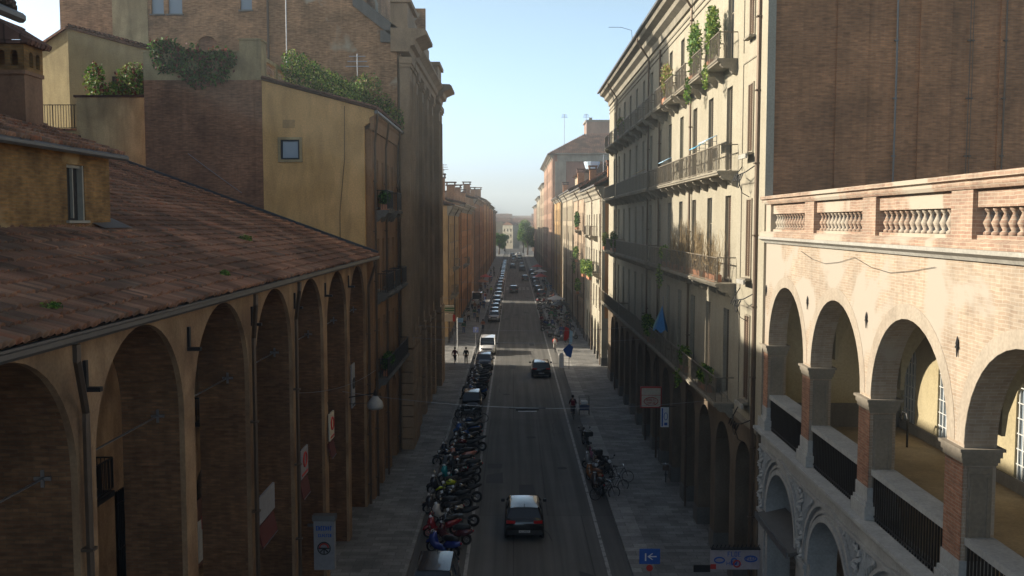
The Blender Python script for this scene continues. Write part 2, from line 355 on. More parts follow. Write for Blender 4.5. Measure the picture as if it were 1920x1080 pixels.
b = MB(); rs = random.Random(5)                          # tar seams and repair patches in the asphalt
for k in range(26):
    x = rs.uniform(-1.8, 3.6); y = rs.uniform(30, 200); n = rs.randint(5, 12); pts_ = []
    for j in range(n): pts_.append((x, y)); x += rs.uniform(-.25, .25); y += rs.uniform(.3, 1.1)
    for (a, c) in zip(pts_, pts_[1:]): b.face([(a[0] - .025, a[1], .005), (a[0] + .025, a[1], .005), (c[0] + .025, c[1], .005), (c[0] - .025, c[1], .005)])
for k in range(14):
    x = rs.uniform(-1.7, 3); y = rs.uniform(34, 180); b.face([(x, y, .0045), (x + rs.uniform(.5, 1), y, .0045), (x + rs.uniform(.5, 1), y + rs.uniform(1, 4), .0045), (x, y + rs.uniform(1, 4), .0045)])
tag(b.build('tar_patches', plain('fresh_tar', (.05, .05, .052), .75)), kind='structure')
# ---------------------------------------------------------------- windows
PW = {}
def win_proto(w, h, kind, detail):
    k = (w, h, kind, detail)
    if k in PW: return PW[k]
    b = MB(); f = .06
    fm = frame_m if kind != 'sky' else frame_w
    b.box(-w/2, -w/2 + f, -.03, .05, 0, h, 0); b.box(w/2 - f, w/2, -.03, .05, 0, h, 0); b.box(-w/2 + f, w/2 - f, -.03, .05, h - f, h, 0); b.box(-w/2 + f, w/2 - f, -.03, .05, 0, f, 0)
    sh = {'dark': wood_d, 'green': wood_g, 'brown': wood_b}.get(kind)
    if not detail and sh: b.box(-w/2 + f, w/2 - f, 0, .04, f, h - f, 1)
    if sh is None:
        b.box(-.03, .03, -.02, .04, f, h - f, 0); b.box(-w/2 + f, -.03, -.01, .03, h * .66, h * .66 + .04, 0); b.box(.03, w/2 - f, -.01, .03, h * .66, h * .66 + .04, 0)
    if kind != 'none': b.box(-w/2 - .06, w/2 + .06, -.24, -.03, -.09, -.005, 2)
    g = {'sky': glass_sky}.get(kind, glass_m)
    mats = [fm, sh or g, cream_d]
    if sh is None and not detail: b.box(-w/2 + f, w/2 - f, .02, .05, f, h - f, 1)
    o = b.build('window', mats, local=True)
    if detail:
        if sh:
            for s in (-1, 1):
                c = MB(); x0, x1 = (-w/2 + f + .005, -.01) if s < 0 else (.01, w/2 - f - .005)
                c.box(x0, x0 + .07, -.01, .03, f + .01, h - f - .01); c.box(x1 - .07, x1, -.01, .03, f + .01, h - f - .01)
                z = f + .04
                while z < h - f - .05: c.face([(x0 + .07, -.005, z), (x1 - .07, -.005, z), (x1 - .07, .03, z + .07), (x0 + .07, .03, z + .07)]); z += .09
                c.box(x0 + .07, x1 - .07, .032, .04, f, h - f)
                c.build('shutter', sh, o, local=True)
        else:
            c = MB(); c.box(-w/2 + f, w/2 - f, .02, .05, f, h - f); c.build('pane', g, o, local=True)
    for q in [o] + list(o.children): COL.objects.unlink(q)
    PW[k] = o; return o
ANG = {'R': R(-90), 'L': R(90), 'C': 0}
def put(proto, parent, mp, side, u, v, w=.16):
    c = copy_tree(proto, parent); p = Vector(mp(u, v, w)) - WL[parent]; c.location = p; c.rotation_euler = (0, 0, ANG[side]); return c

def cornice(b, mp, u0, u1, zt, ov=.75, h=1.2, mi=0):
    b.extr(mp, [(.02, zt - h), (-.12, zt - h), (-.16, zt - h*.7), (-ov*.5, zt - h*.55), (-ov*.55, zt - h*.35), (-ov*.92, zt - h*.22), (-ov, zt - .12), (-ov, zt - .04), (.02, zt - .04)], u0, u1, mi)
def railing(b, mp, u0, u1, v0, h=1.05, w=-.75, sp=.13, ends=True, mi=0, r=.011):
    b.mbox(mp, u0, u1, w - .025, w + .025, v0 + h - .04, v0 + h, mi); b.mbox(mp, u0, u1, w - .015, w + .015, v0 + .05, v0 + .08, mi)
    n = max(2, int((u1 - u0) / sp))
    for i in range(n + 1):
        u = u0 + (u1 - u0) * i / n; rr = r * (1.8 if i % 8 == 0 else 1)
        b.mbox(mp, u - rr, u + rr, w - rr, w + rr, v0 + .08, v0 + h - .04, mi)
    if ends:
        for u in (u0, u1):
            k = max(2, int(-w / sp))
            b.mbox(mp, u - .02, u + .02, w, -.01, v0 + h - .04, v0 + h, mi)
            for i in range(k): ww = w + (-w) * i / k; b.mbox(mp, u - r, u + r, ww - r, ww + r, v0 + .05, v0 + h - .04, mi)
def balcony(parent, mp, u0, u1, v, pr=.75, slab=cream_d, rail_sp=.13, corb=1.85, thick=.16, scroll=True):
    b = MB(); b.mbox(mp, u0, u1, -pr, -.003, v - thick, v); b.mbox(mp, u0 - .03, u1 + .03, -pr - .04, -.003, v - thick*.5, v - .03)
    n = max(2, round((u1 - u0) / corb) + 1)
    for i in range(n):
        u = u0 + .12 + (u1 - u0 - .24) * i / (n - 1)
        prof = [(-.002, v - thick - .002), (-pr*.85, v - thick - .002), (-pr*.85, v - thick - .1), (-pr*.7, v - thick - .2), (-pr*.42, v - thick - .22), (-.2, v - thick - .42), (-.002, v - thick - .5)]
        b.extr(mp, prof, u - .11, u + .11)
    o = b.build('balcony', slab, parent)
    r = MB(); railing(r, mp, u0 + .05, u1 - .05, v, sp=rail_sp, w=-pr + .06)
    if scroll:                                           # wrought-iron diagonals
        u = u0 + .05
        while u + 1 < u1:
            r.tube([mp(u, v + .1, -pr + .06), mp(u + .5, v + .98, -pr + .06)], .009, 4); r.tube([mp(u + 1, v + .1, -pr + .06), mp(u + .5, v + .98, -pr + .06)], .009, 4); u += 1.05
    r.build('railing', rail_m if slab is cream_d else iron, o)
    return o
def pipe(parent, mp, u, v0, v1, off=-.12, r=.06, top=None, mat=None, name='drainpipe'):
    b = MB(); pts = []
    if top: pts += [mp(top[0], top[1], top[2]), mp(top[0], top[1] - .25, top[2]), mp(u, v1 + .25, off)]
    pts += [mp(u, v1, off), mp(u, v0, off)]
    b.tube(pts, r, 6); z = v0 + 1
    while z < v1: b.mbox(mp, u - r*1.3, u + r*1.3, off - r*1.3, -.003, z, z + .05); z += 2.6
    return b.build(name, mat or pipe_m, parent)

def building(name, label, side, X, y0, y1, zt, deep, wall, rows, us, kinds=('dark',), arcs=None, zlow=None, low=None, roofh=None, ov=.75, detail=False, roof=True, corn=True, trim=None, cat='building', th=.3, pipes=(), cor_m=None, far=False):
    """rows: (z bottom, height, width); us: window centres; arcs: (crown, width, centres, thickness, portico depth)"""
    mp = mR(X) if side == 'R' else mL(X); root = thing(name, label, cat, mp((y0 + y1) / 2, 0, 0)); sg = 1 if side == 'R' else -1
    zb = 0
    if arcs:
        crown, aw, cs, ath, dep = arcs; zb = zlow or crown + .7
        b = MB(); holes = [arch(c, aw, crown - aw/2, .001) for c in cs]
        outer = [(y0, 0)]
        for c in cs: outer += [(c - aw/2, 0), ] + [(c + aw/2 * cos(pi - pi*k/12), crown - aw/2 + aw/2 * sin(pi*k/12)) for k in range(13)] + [(c + aw/2, 0)]
        outer += [(y1, 0), (y1, zb), (y0, zb)]
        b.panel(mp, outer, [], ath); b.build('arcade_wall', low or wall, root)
        b = MB()
        for i in range(len(cs) + 1):
            a = y0 if i == 0 else cs[i-1] + aw/2; e = y1 if i == len(cs) else cs[i] - aw/2
            if e - a > .25 and not far: b = MB(); b.mbox(mp, a - .03, e + .03, -.04, ath + .04, .1, .95); b.build('pier_base', grey_st, root)
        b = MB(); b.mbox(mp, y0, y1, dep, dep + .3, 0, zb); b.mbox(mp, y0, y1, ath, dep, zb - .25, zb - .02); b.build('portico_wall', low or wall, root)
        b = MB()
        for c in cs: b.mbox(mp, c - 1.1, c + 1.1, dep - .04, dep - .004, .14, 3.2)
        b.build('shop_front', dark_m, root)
    b = MB(); holes = []
    for (zv, h, w) in rows:
        for u in us: holes.append(rect(u - w/2, u + w/2, zv, zv + h))
    b.panel(mp, rect(y0, y1, zb, zt - .05), holes, th); 
    b.build('wall', wall, root)
    rh = roofh if roofh is not None else deep * .16
    b = MB()                                             # gable side walls and rear wall
    for yy, s in ((y0, 1), (y1, -1)):
        q = lambda u, v, w, yy=yy, s=s: (mp(yy, v, u)[0], yy + s * w, v)
        b.panel(q, [(th, zb), (deep, 0 if not arcs else zb), (deep, zt - .05), (deep/2, zt - .05 + (rh if roof else 0)), (th, zt - .05)] if arcs else [(th, 0), (deep, 0), (deep, zt - .05), (deep/2, zt - .05 + (rh if roof else 0)), (th, zt - .05)], [], th)
    if arcs:
        for yy, s in ((y0, 1), (y1, -1)):
            q = lambda u, v, w, yy=yy, s=s: (mp(yy, v, u)[0], yy + s * w, v)
            b.panel(q, [(dep + .3, 0), (deep, 0), (deep, zb), (dep + .3, zb)], [], th)
    b.mbox(mp, y0, y1, deep, deep + .2, 0, zt - .05); b.build('side_wall', trim or wall, root)
    if roof:
        b = MB(); a = [mp(y0 - .3, zt, -ov - .1), mp(y1 + .3, zt, -ov - .1), mp(y1 + .3, zt + rh + .12, deep/2), mp(y0 - .3, zt + rh + .12, deep/2)]
        c = [mp(y0 - .3, zt, deep + ov), mp(y1 + .3, zt, deep + ov), mp(y1 + .3, zt + rh + .12, deep/2), mp(y0 - .3, zt + rh + .12, deep/2)]
        for q in (a, c):
            q2 = [(p[0], p[1], p[2] + .14) for p in q]; b.face(q); b.face(q2)
            for i in range(4): j = (i + 1) % 4; b.face([q[i], q[j], q2[j], q2[i]])
        if not far:                                      # tile ribs as real ridges
            y = y0
            while y < y1:
                b.tube([(a[0][0], y, zt + .15), (a[2][0], y, zt + rh + .27)], .07, 4); y += .55
        b.build('roof', tile_far, root)
    if corn:
        b = MB(); cornice(b, mp, y0 - .05, y1 + .05, zt, ov, 1.2 if not far else .8); b.build('cornice', cor_m or cream_d, root)
        b = MB(); b.mbox(mp, y0 - .3, y1 + .3, -ov - .2, -ov - .05, zt - .02, zt + .12); b.build('gutter', gut_m, root)
    rr = random.Random(int(y0 * 10)); 
    for ri, (zv, h, w) in enumerate(rows):
        for u in us: put(win_proto(w, h, rr.choice(kinds), detail), root, mp, side, u, zv)
    for u in pipes: pipe(root, mp, u, .2, zt - 1.6, top=(u - .5, zt - .05, -ov), name='drainpipe')
    return root, mp

# ---------------------------------------------------------------- cream palazzo on the right (depth 33.5 to 88)
us1 = [38.9 + 3.66 * i for i in range(13)]
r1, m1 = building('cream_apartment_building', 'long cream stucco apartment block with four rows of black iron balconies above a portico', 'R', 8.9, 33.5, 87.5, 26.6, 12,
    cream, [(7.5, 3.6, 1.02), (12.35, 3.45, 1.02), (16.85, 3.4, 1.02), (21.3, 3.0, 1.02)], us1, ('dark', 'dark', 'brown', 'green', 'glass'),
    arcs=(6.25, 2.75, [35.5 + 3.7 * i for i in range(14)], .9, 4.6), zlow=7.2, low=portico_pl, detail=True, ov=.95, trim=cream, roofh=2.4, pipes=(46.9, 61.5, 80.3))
# the near bay: narrow windows with pale sills, raised panels, iron flower holders
nb = MB()
for (z, h) in ((7.9, 3.3), (12.6, 3.0), (17.3, 2.6), (21.6, 2.5)):
    put(win_proto(.8, h, 'brown', True), r1, m1, 'R', 35.3, z, -.02)
for zz in (7.4, 12.1, 16.7, 21.2):
    s = MB()
    for (a, c, d, e) in ((34.15, 34.2, zz, zz + 4.1), (36.55, 36.6, zz, zz + 4.1), (34.2, 36.55, zz + 4.05, zz + 4.1)): s.mbox(m1, a, c, -.03, -.003, d, e)
    s.build('wall_panel', cream_d, r1)
for zz in (12.4, 17.1, 7.7):
    s = MB(); s.mbox(m1, 34.75, 35.85, -.34, -.26, zz - .02, zz + .14); s.build('window_sill', palestone, r1)
    s = MB(); zc = zz - .85
    s.tube([m1(34.2, zc + .55, -.05), m1(34.6, zc + .3, -.35), m1(35.3, zc + .2, -.5), m1(36, zc + .3, -.35), m1(36.4, zc + .6, -.05)], .022, 5)
    for k in range(5):
        u = 34.7 + k * .3; s.tube([m1(u, zc + .25, -.42), m1(u + .1, zc, -.5), m1(u + .22, zc + .1, -.45), m1(u + .12, zc + .22, -.42)], .018, 4)
    s.ring(m1(35.3, zc - .05, -.45), .2, .02, 'x'); s.tube([m1(35.3, zc + .2, -.5), m1(35.3, zc - .45, -.3), m1(35.3, zc - .6, -.03)], .02, 4)
    s.build('iron_flower_holder', iron, r1)
# individual balconies of the top row, long balconies below
for i, u in enumerate(us1): balcony(r1, m1, u - 1.3, u + 1.3, 21.2, pr=.8, rail_sp=.2 if i < 5 else .26, corb=2.2, scroll=i < 5)
for (z, segs) in ((16.75, [(37.3, 56.4), (57.2, 74.6), (76, 84.4)]), (12.25, [(37.3, 56.0), (57.2, 74.6), (76, 84.4)]), (7.4, [(37.3, 56.2), (56.6, 72), (72.4, 86.4)])):
    for k, (a, c) in enumerate(segs): balcony(r1, m1, a, c, z, pr=.8, rail_sp=.22, corb=1.83, scroll=k == 0)
pipe(r1, m1, 33.9, .2, 25.2, r=.085)
pipe(r1, m1, 56.8, .2, 25, r=.06)
s = MB(); s.mbox(m1, 33.0, 33.75, -.06, .22, 7.25, 25.2); s.build('corner_strip', cream, r1)
s = MB(); s.mbox(m1, 33.5, 87.5, -.08, -.003, 6.98, 7.2); s.build('string_course', cream_d, r1)
s = MB(); s.mbox(m1, 33.5, 87.5, -.05, -.003, 25.0, 25.12); s.mbox(m1, 33.5, 87.5, -.05, -.003, 24.7, 24.76); s.build('string_course', cream_d, r1)

# tall brick flank wall of the same block, behind the terrace
fw = thing('brick_flank_wall', 'tall windowless reddish brick wall rising behind the terrace balustrade', 'wall', (16, 33.4, 0))
s = MB(); s.panel(mC(33.2), [(9.14, 7), (26, 7), (26, 33), (9.14, 33)] , [], .28)
for x in (11.3, 14.2, 17.0): s.box(x, x + 1.1, 33.13, 33.195, 15, 33)
s.build('wall', brick_side, fw)
for x, r in ((13.35, .035), (15.9, .015), (17.15, .03), (16.0, .012)):
    s = MB(); s.tube([(x, 33.1, 14.3), (x + .03, 33.1, 20), (x - .02, 33.1, 32.9)], r, 5)
    for z in range(15, 32, 2): s.box(x - .07, x + .07, 33.06, 33.13, z, z + .05)
    s.build('conduit', gut_m if r > .034 else pipe_m, fw)

# ---------------------------------------------------------------- loggia building, right foreground
GD = Vector((-.021, -1, 0)).normalized(); GN = Vector((1, -.021, 0)).normalized(); G0 = Vector((8.93, 33.15, 0))
def mG(u, v, w): p = G0 + GD * u + GN * w; return (p.x, p.y, v)
lg = thing('loggia_building', 'sunlit brick loggia with tall round arches, balustrade on top and carved white stone below', 'building', mG(12, 0, 2))
piers = [.35 + 4.95 * i for i in range(7)]              # pier centres
UL = 30
UPA = [(p + piers[i + 1]) / 2 for i, p in enumerate(piers[:-1])]
aw = 4.2; th = .62; spr = 10.35
o = [(-.1, 7.42)]
prev = None
outer = [(-.1, 8.2), (-.1, 14.0), (UL, 14.0), (UL, 7.42)]
pts = []
for c in reversed(UPA):
    pts += [(c + aw/2, 7.42)] + [(c + aw/2 * cos(pi*k/20), spr + .12 + aw/2 * sin(pi*k/20)) for k in range(21)] + [(c - aw/2, 7.42)]
s = MB(); s.panel(mG, [(-.1, 7.42), (-.1, 14.0), (UL, 14.0), (UL, 7.42)] + pts, [], th); s.build('upper_wall', brick_loggia, lg)
def archband(s, mp, c, r0, r1, zs, w0, w1, mi=0, n=20):
    for k in range(n):
        a, e = pi*k/n, pi*(k + 1)/n
        P = [(c + r0*cos(a), zs + r0*sin(a)), (c + r1*cos(a), zs + r1*sin(a)), (c + r1*cos(e), zs + r1*sin(e)), (c + r0*cos(e), zs + r0*sin(e))]
        s.face([mp(*p, w0) for p in P], mi)
        for i in (0, 1, 2, 3): j = (i + 1) % 4; s.face([mp(*P[i], w0), mp(*P[j], w0), mp(*P[j], w1), mp(*P[i], w1)], mi)
for c in UPA:
    s = MB(); archband(s, mG, c, aw/2 + .004, aw/2 + .34, spr + .12, -.008, .02); s.build('arch_surround', plaster('arch_brick' , (.395, .345, .28), (.35, .295, .235), .2) if 'arch_brick' not in M else M['arch_brick'], lg)
for i, p in enumerate(piers):                            # brick pier faces, capitals, bases, panelled reveals
    s = MB(); s.mbox(mG, p - .38, p + .38, -.02, -.003, 8.2, 10.1); s.build('pier_face', brick_pier, lg)
    s = MB()
    for (e, z0, z1) in ((.02, 10.06, 10.12), (.05, 10.12, 10.22), (.08, 10.22, 10.34), (.12, 10.34, 10.4)): s.mbox(mG, p - .375 - e, p + .375 + e, -e, th + e, z0, z1)
    s.build('capital', pier_st, lg)
    s = MB()
    for (e, z0, z1) in ((.12, 7.42, 7.75), (.08, 7.75, 7.85), (.04, 7.85, 8.2)): s.mbox(mG, p - .375 - e, p + .375 + e, -e, th + e, z0, z1)
    s.build('pier_base', whitestone, lg)
    s = MB()
    for sg in (-1, 1):
        u0 = p + sg * .375; a, e = sorted((u0, u0 + sg * .03))
        s.mbox(mG, a, e, .08, th - .08, 8.2, 10.02); a, e = sorted((u0 + sg*.03, u0 + sg * .05))
        for (w0, w1, z0, z1) in ((.12, .17, 8.3, 9.9), (th - .17, th - .12, 8.3, 9.9), (.17, th - .17, 8.3, 8.36), (.17, th - .17, 9.84, 9.9)): s.mbox(mG, a, e, w0, w1, z0, z1)
    s.build('pier_panel', pier_st, lg)
    s = MB(); s.tube([mG(p, 12.1, -.03), mG(p, 12.35, -.03)], [.012, .03], 5); s.tube([mG(p, 12.35, -.03), mG(p, 12.5, -.03)], [.04, .008], 5); s.mbox(mG, p - .05, p + .05, -.05, -.013, 12.27, 12.31)
    s.build('wall_anchor', iron, lg)
for c in UPA:                                            # parapets of the loggia: white rail over black bars
    s = MB(); s.mbox(mG, c - 2.07, c + 2.07, .05, .62, 8.52, 8.66); s.build('parapet_cap', palestone if False else whitestone, lg)
    s = MB()
    for k in range(30): u = c - 2.03 + k * .14; s.mbox(mG, u - .018, u + .018, .1, .136, 7.42, 8.52)
    s.mbox(mG, c - 2.07, c + 2.07, .1, .14, 7.5, 7.54); s.build('bar_railing', iron, lg)
s = MB()                                                 # ledge and cornice under the loggia
s.extr(mG, [(.0, 7.1), (-.1, 7.1), (-.16, 7.2), (-.3, 7.3), (-.3, 7.4), (.1, 7.415), (.1, 7.1)], -.1, UL)
s.extr(mG, [(.02, 6.66), (-.08, 6.66), (-.08, 6.74), (.02, 6.74)], -.1, UL); s.build('ledge', whitestone, lg)
s = MB(); lw = []                                        # lower white arcade
for c in reversed(UPA): lw += [(c + 1.75, 0)] + [(c + 1.75 * cos(pi*k/18), 4.55 + 1.75 * sin(pi*k/18)) for k in range(19)] + [(c - 1.75, 0)]
s.panel(mG, [(-.1, 0), (-.1, 7.1), (UL, 7.1), (UL, 0)] + lw, [], .8); s.build('lower_wall', whitestone, lg)
for c in UPA:
    s = MB(); archband(s, mG, c, 1.76, 1.92, 4.55, -.08, .02); archband(s, mG, c, 2.0, 2.08, 4.55, -.05, .02); archband(s, mG, c, 2.2, 2.3, 4.55, -.1, .02); s.build('archivolt', whitestone, lg)
for i, c in enumerate(UPA):                              # reeded frieze and carved spandrels
    s = MB(); u = c - 2.35
    while u < c + 2.35:
        du = abs(u - c); top = 6.62; bot = 6.25 if du < .9 else (6.05 if du < 1.5 else (5.65 if du < 1.95 else 4.9))
        bb = 4.55 + math.sqrt(max(0, 2.32**2 - du*du)) + .05; bot = max(bb, 4.6)
        if top - bot > .12: s.tube([mG(u, bot + .02, -.035), mG(u + .03, (bot + top)/2, -.07), mG(u, top, -.035)], [.025, .05, .03], 5)
        u += .15
    s.mbox(mG, c - 2.35, c + 2.35, -.03, -.003, 6.58, 6.655); s.build('reeded_panel', whitestone, lg)
rc = random.Random(3)
for p in piers:
    s = MB(); s.mbox(mG, p - .42, p - .36, -.06, -.003, 4.4, 6.64); s.mbox(mG, p + .36, p + .42, -.06, -.003, 4.4, 6.64)
    for k in range(26):
        z = 4.5 + k * .08; a = k * .9
        s.tube([mG(p + .12*sin(a), z, -.05), mG(p + .27*sin(a + .4), z + .07, -.13), mG(p + .2*sin(a + 1), z + .18, -.06)], [.04, .06, .02], 5)
    s.mbox(mG, p - .4, p + .4, -.05, -.003, 0, 4.3); s.mbox(mG, p - .46, p + .46, -.12, -.003, 4.3, 4.42)
    s.build('carved_pilaster', whitestone, lg)
s = MB(); s.mbox(mG, .0, UL, .8, 5.3, 7.1, 7.4); s.build('loggia_floor', floor_tan, lg)
BW = 4.9; gw = UPA[0]
ws = [.75, 3.6, 8.5, 13.4, 18.4]
hs = [arch(u, 1.1, 9.9, 7.6, 10) for u in ws]
s = MB(); s.panel(mG, [(-.1, 7.4), (UL, 7.4), (UL, 14), (-.1, 14)], hs, .3, w=BW); s.build('inner_wall', loggia_in, lg)
s = MB(); s.panel(lambda u, v, w: mG(w, v, u), rect(.75, BW, 7.4, 13.95), [], .12, w=-.1); s.build('end_wall', loggia_in, lg)
s = MB(); s.mbox(mG, .03, UL, BW - .06, BW - .003, 7.4, 7.75); s.mbox(mG, .03, .09, .8, BW - .06, 7.4, 8.25); s.build('dado', grey_st, lg)
s = MB(); s.mbox(mG, 0, UL, .75, BW, 13.1, 13.4); s.build('ceiling', loggia_in, lg)
for p in piers[1:]:
    s = MB(); q = lambda u, v, w, p=p: mG(p - .25 + w, v, u)
    P = [(.75, 13.1)] + [(2.83 - 2.0 * cos(pi*k/14), 10.6 + 2.0*sin(pi*k/14)) for k in range(15)] + [(BW, 13.1)]
    P[1:1] = []
    s.panel(q, [(.76, 13.09), (.76, 10.6)] + P[1:-1] + [(BW - .01, 10.6), (BW - .01, 13.09)], [], .5); s.build('cross_arch', loggia_in, lg)
for u in ws:
    f = MB(); f.mbox(mG, u - .56, u + .56, BW + .12, BW + .14, 7.6, 10.5, 1)
    for k in range(5): x = u - .5 + k * .25; f.mbox(mG, x - .02, x + .02, BW + .06, BW + .1, 7.6, 10.42, 0)
    for k in range(7): z = 7.7 + k * .42; f.mbox(mG, u - .54, u + .54, BW + .04, BW + .055, z, z + .03, 0)
    f.build('window', [frame_w, glass_sky], lg)
s = MB(); s.tube([mG(3.2, 7.42, 3.9), mG(3.2, 8.35, 3.9), mG(3.1, 8.5, 3.9), mG(2.8, 8.5, 3.9), mG(2.7, 8.35, 3.9), mG(2.7, 8.2, 3.9)], .035, 6)
tag(s.build('curved_pipe_stand', iron), 'black iron pipe bent like a hook on the loggia floor by the back wall', 'pipe')
# white cornice, roof terrace and brick balustrade
s = MB(); s.extr(mG, [(.5, 13.98), (-.06, 13.98), (-.1, 14.05), (-.22, 14.12), (-.22, 14.2), (.5, 14.2)], -.15, UL); s.build('white_cornice', palestone, lg)
s = MB(); s.extr(mG, [(.5, 14.203), (-.17, 14.203), (-.17, 14.33), (-.08, 14.38), (.5, 14.38)], -.15, UL)
s.extr(mG, [(.42, 15.32), (-.06, 15.32), (-.1, 15.4), (-.1, 15.47), (-.18, 15.5), (-.18, 15.6), (.5, 15.6)], -.15, UL); s.build('coping', brick_parapet, lg)
for i, p in enumerate(piers):
    s = MB(); s.mbox(mG, p - .45, p + .45, -.03, .42, 14.38, 15.32); s.build('balustrade_post', brick_parapet, lg)
for i, c in enumerate(UPA):
    u0, u1 = c - 2.02, c + 2.02
    s = MB(); s.mbox(mG, u0, u1, .06, .4, 14.98, 15.32); s.mbox(mG, u0, u1, .06, .4, 14.38, 14.46); s.build('balustrade_panel', brick_parapet, lg)
    n = 13; s = MB()
    for k in range(n):
        u = u0 + .17 + (u1 - u0 - .34) * k / (n - 1); c0 = mG(u, 14.46, .2)
        s.lathe([(.1, 0), (.1, .05), (.05, .09), (.085, .17), (.11, .23), (.07, .31), (.035, .4), (.06, .44), (.085, .47), (.085, .52)], c0, 8)
    s.smooth = True; s.build('balusters', brick_parapet, lg)
s = MB(); s.mbox(mG, .1, UL, .5, 8, 13.8, 14.15); s.build('terrace_deck', floor_tan, lg)
s = MB(); s.mbox(mG, 0, UL, 5.3, 8.6, 0, 13.8); s.mbox(mG, 0, UL, 4.6, 4.9, 0, 7.1); s.build('rear_wall', cream, lg)
s = MB(); s.tube([mG(4.5 + k * 1.2, 13.82 - .28 * abs(sin(k * .8)), -.03) for k in range(9)], .006, 4)
tag(s.build('sagging_cable', iron), 'thin dark cable drooping along the brick wall below the white cornice', 'cable')
# projecting canopy over the first lower arch
cp = thing('metal_canopy', 'grey flat metal canopy jutting over the first carved arch of the loggia', 'canopy', mG(2.6, 4, -.5))
s = MB(); u0, u1 = .9, 5.0
s.extr(mG, [(.6, 4.62), (-.3, 4.4), (-.35, 4.4), (-.35, 4.5), (.6, 4.74)], u0, u1); s.build('panel', gut_m, cp)
s = MB(); s.mbox(mG, u0, u1, -.42, -.36, 4.34, 4.54); s.build('rim', steel, cp)

# ---------------------------------------------------------------- arcaded building, left foreground
XL = 7.5; mA = mL(XL)
ar = thing('arcade_building', 'long ochre building with very tall round arches under a clay tiled roof', 'building', (-XL, 27, 0))
pc = [16.13 + 5.2 * i for i in range(-2, 7)]
AC = [(pc[i] + pc[i+1]) / 2 for i in range(len(pc) - 1)]; aw = 4.5
Y0, Y1 = pc[0] - .35, 47.7
pts = []
for c in reversed(AC): pts += [(c + aw/2, 0)] + [(c + aw/2 * cos(pi*k/20), 10.38 + aw/2 * sin(pi*k/20)) for k in range(21)] + [(c - aw/2, 0)]
s = MB(); s.panel(mA, [(Y0, 0), (Y0, 13.0), (Y1, 13.0), (Y1, 0)] + pts, [], .12); s.build('arcade_face', arcade_pl, ar)
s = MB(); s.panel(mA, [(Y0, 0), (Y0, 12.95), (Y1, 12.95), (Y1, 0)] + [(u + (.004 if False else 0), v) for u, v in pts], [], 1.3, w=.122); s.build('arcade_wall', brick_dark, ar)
inner = []
s = MB(); hh = [arch(c + 1.0, 1.3, 4.6, 1.2) for c in AC] + [rect(c - 1.6, c - .5, 2.2, 6.6) for c in AC] + [rect(c + .4, c + 1.6, 7.2, 9.6) for c in AC]
s.panel(mA, rect(Y0, Y1, 0, 13), hh, .4, w=4.5); s.build('portico_wall', arcade_pl, ar)
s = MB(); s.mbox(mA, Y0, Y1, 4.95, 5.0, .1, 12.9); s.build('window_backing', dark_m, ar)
for k, c in enumerate(AC):
    s = MB(); 
    for j in range(9): x = c - 1.55 + j * .125; s.mbox(mA, x, x + .03, 4.42, 4.46, 2.2, 6.6)
    for z in (2.4, 3.6, 4.8, 6.2): s.mbox(mA, c - 1.6, c - .45, 4.41, 4.46, z, z + .04)
    s.build('window_bars', iron, ar)
    s = MB(); s.mbox(mA, c + .2, c + 1.8, 3.7, 4.49, 7.05, 7.2); railing(s, lambda u, v, w: mA(u, v, w + 4.5), c + .2, c + 1.8, 7.2, .95, -.75, .1); s.build('inner_balcony', iron, ar)
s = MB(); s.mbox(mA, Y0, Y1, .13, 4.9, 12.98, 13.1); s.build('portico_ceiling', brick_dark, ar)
for i, c in enumerate(AC):
    s = MB(); s.tube([mA(c - aw/2, 10.3, .6), mA(c + aw/2, 10.3, .6)], .022, 5)
    s.mbox(mA, c + aw/2 - .03, c + aw/2 - .001, .45, .75, 10.27, 10.33); s.mbox(mA, c + aw/2 - .03, c + aw/2 - .001, .57, .63, 10.15, 10.45); s.build('tie_rod', steel, ar)
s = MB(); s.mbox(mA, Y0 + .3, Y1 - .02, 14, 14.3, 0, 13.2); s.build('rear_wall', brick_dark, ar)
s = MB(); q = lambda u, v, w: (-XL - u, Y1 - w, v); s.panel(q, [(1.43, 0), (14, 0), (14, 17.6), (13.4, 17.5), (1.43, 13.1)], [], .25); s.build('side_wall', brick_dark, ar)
s = MB(); s.tube([(-6.98, 8, 12.86), (-6.98, 47.9, 12.9)], .1, 8); s.mbox(mL(6.87), 8, 47.9, -.01, .02, 12.93, 12.97); s.build('gutter', gut_m, ar)
s = MB()
y = 9
while y < 47.8: s.box(-7.6, -7.0, y, y + .1, 12.78, 12.86); y += .8
s.build('rafter_end', bark, ar)
for p in (16.13, 26.53, 31.73, 47.3): pipe(ar, mA, p - .25 if p < 40 else p, .2, 11.2, off=-.13, r=.07, top=(p - 1.3 if p < 40 else p - .3, 12.75, -.5))
for p in pc[1:-1]:
    s = MB(); s.mbox(mA, p - .06, p + .06, -.3, -.003, 11.75, 11.83); s.mbox(mA, p - .05, p + .05, -.06, -.003, 11.83, 12.3); s.build('iron_bracket', iron, ar)

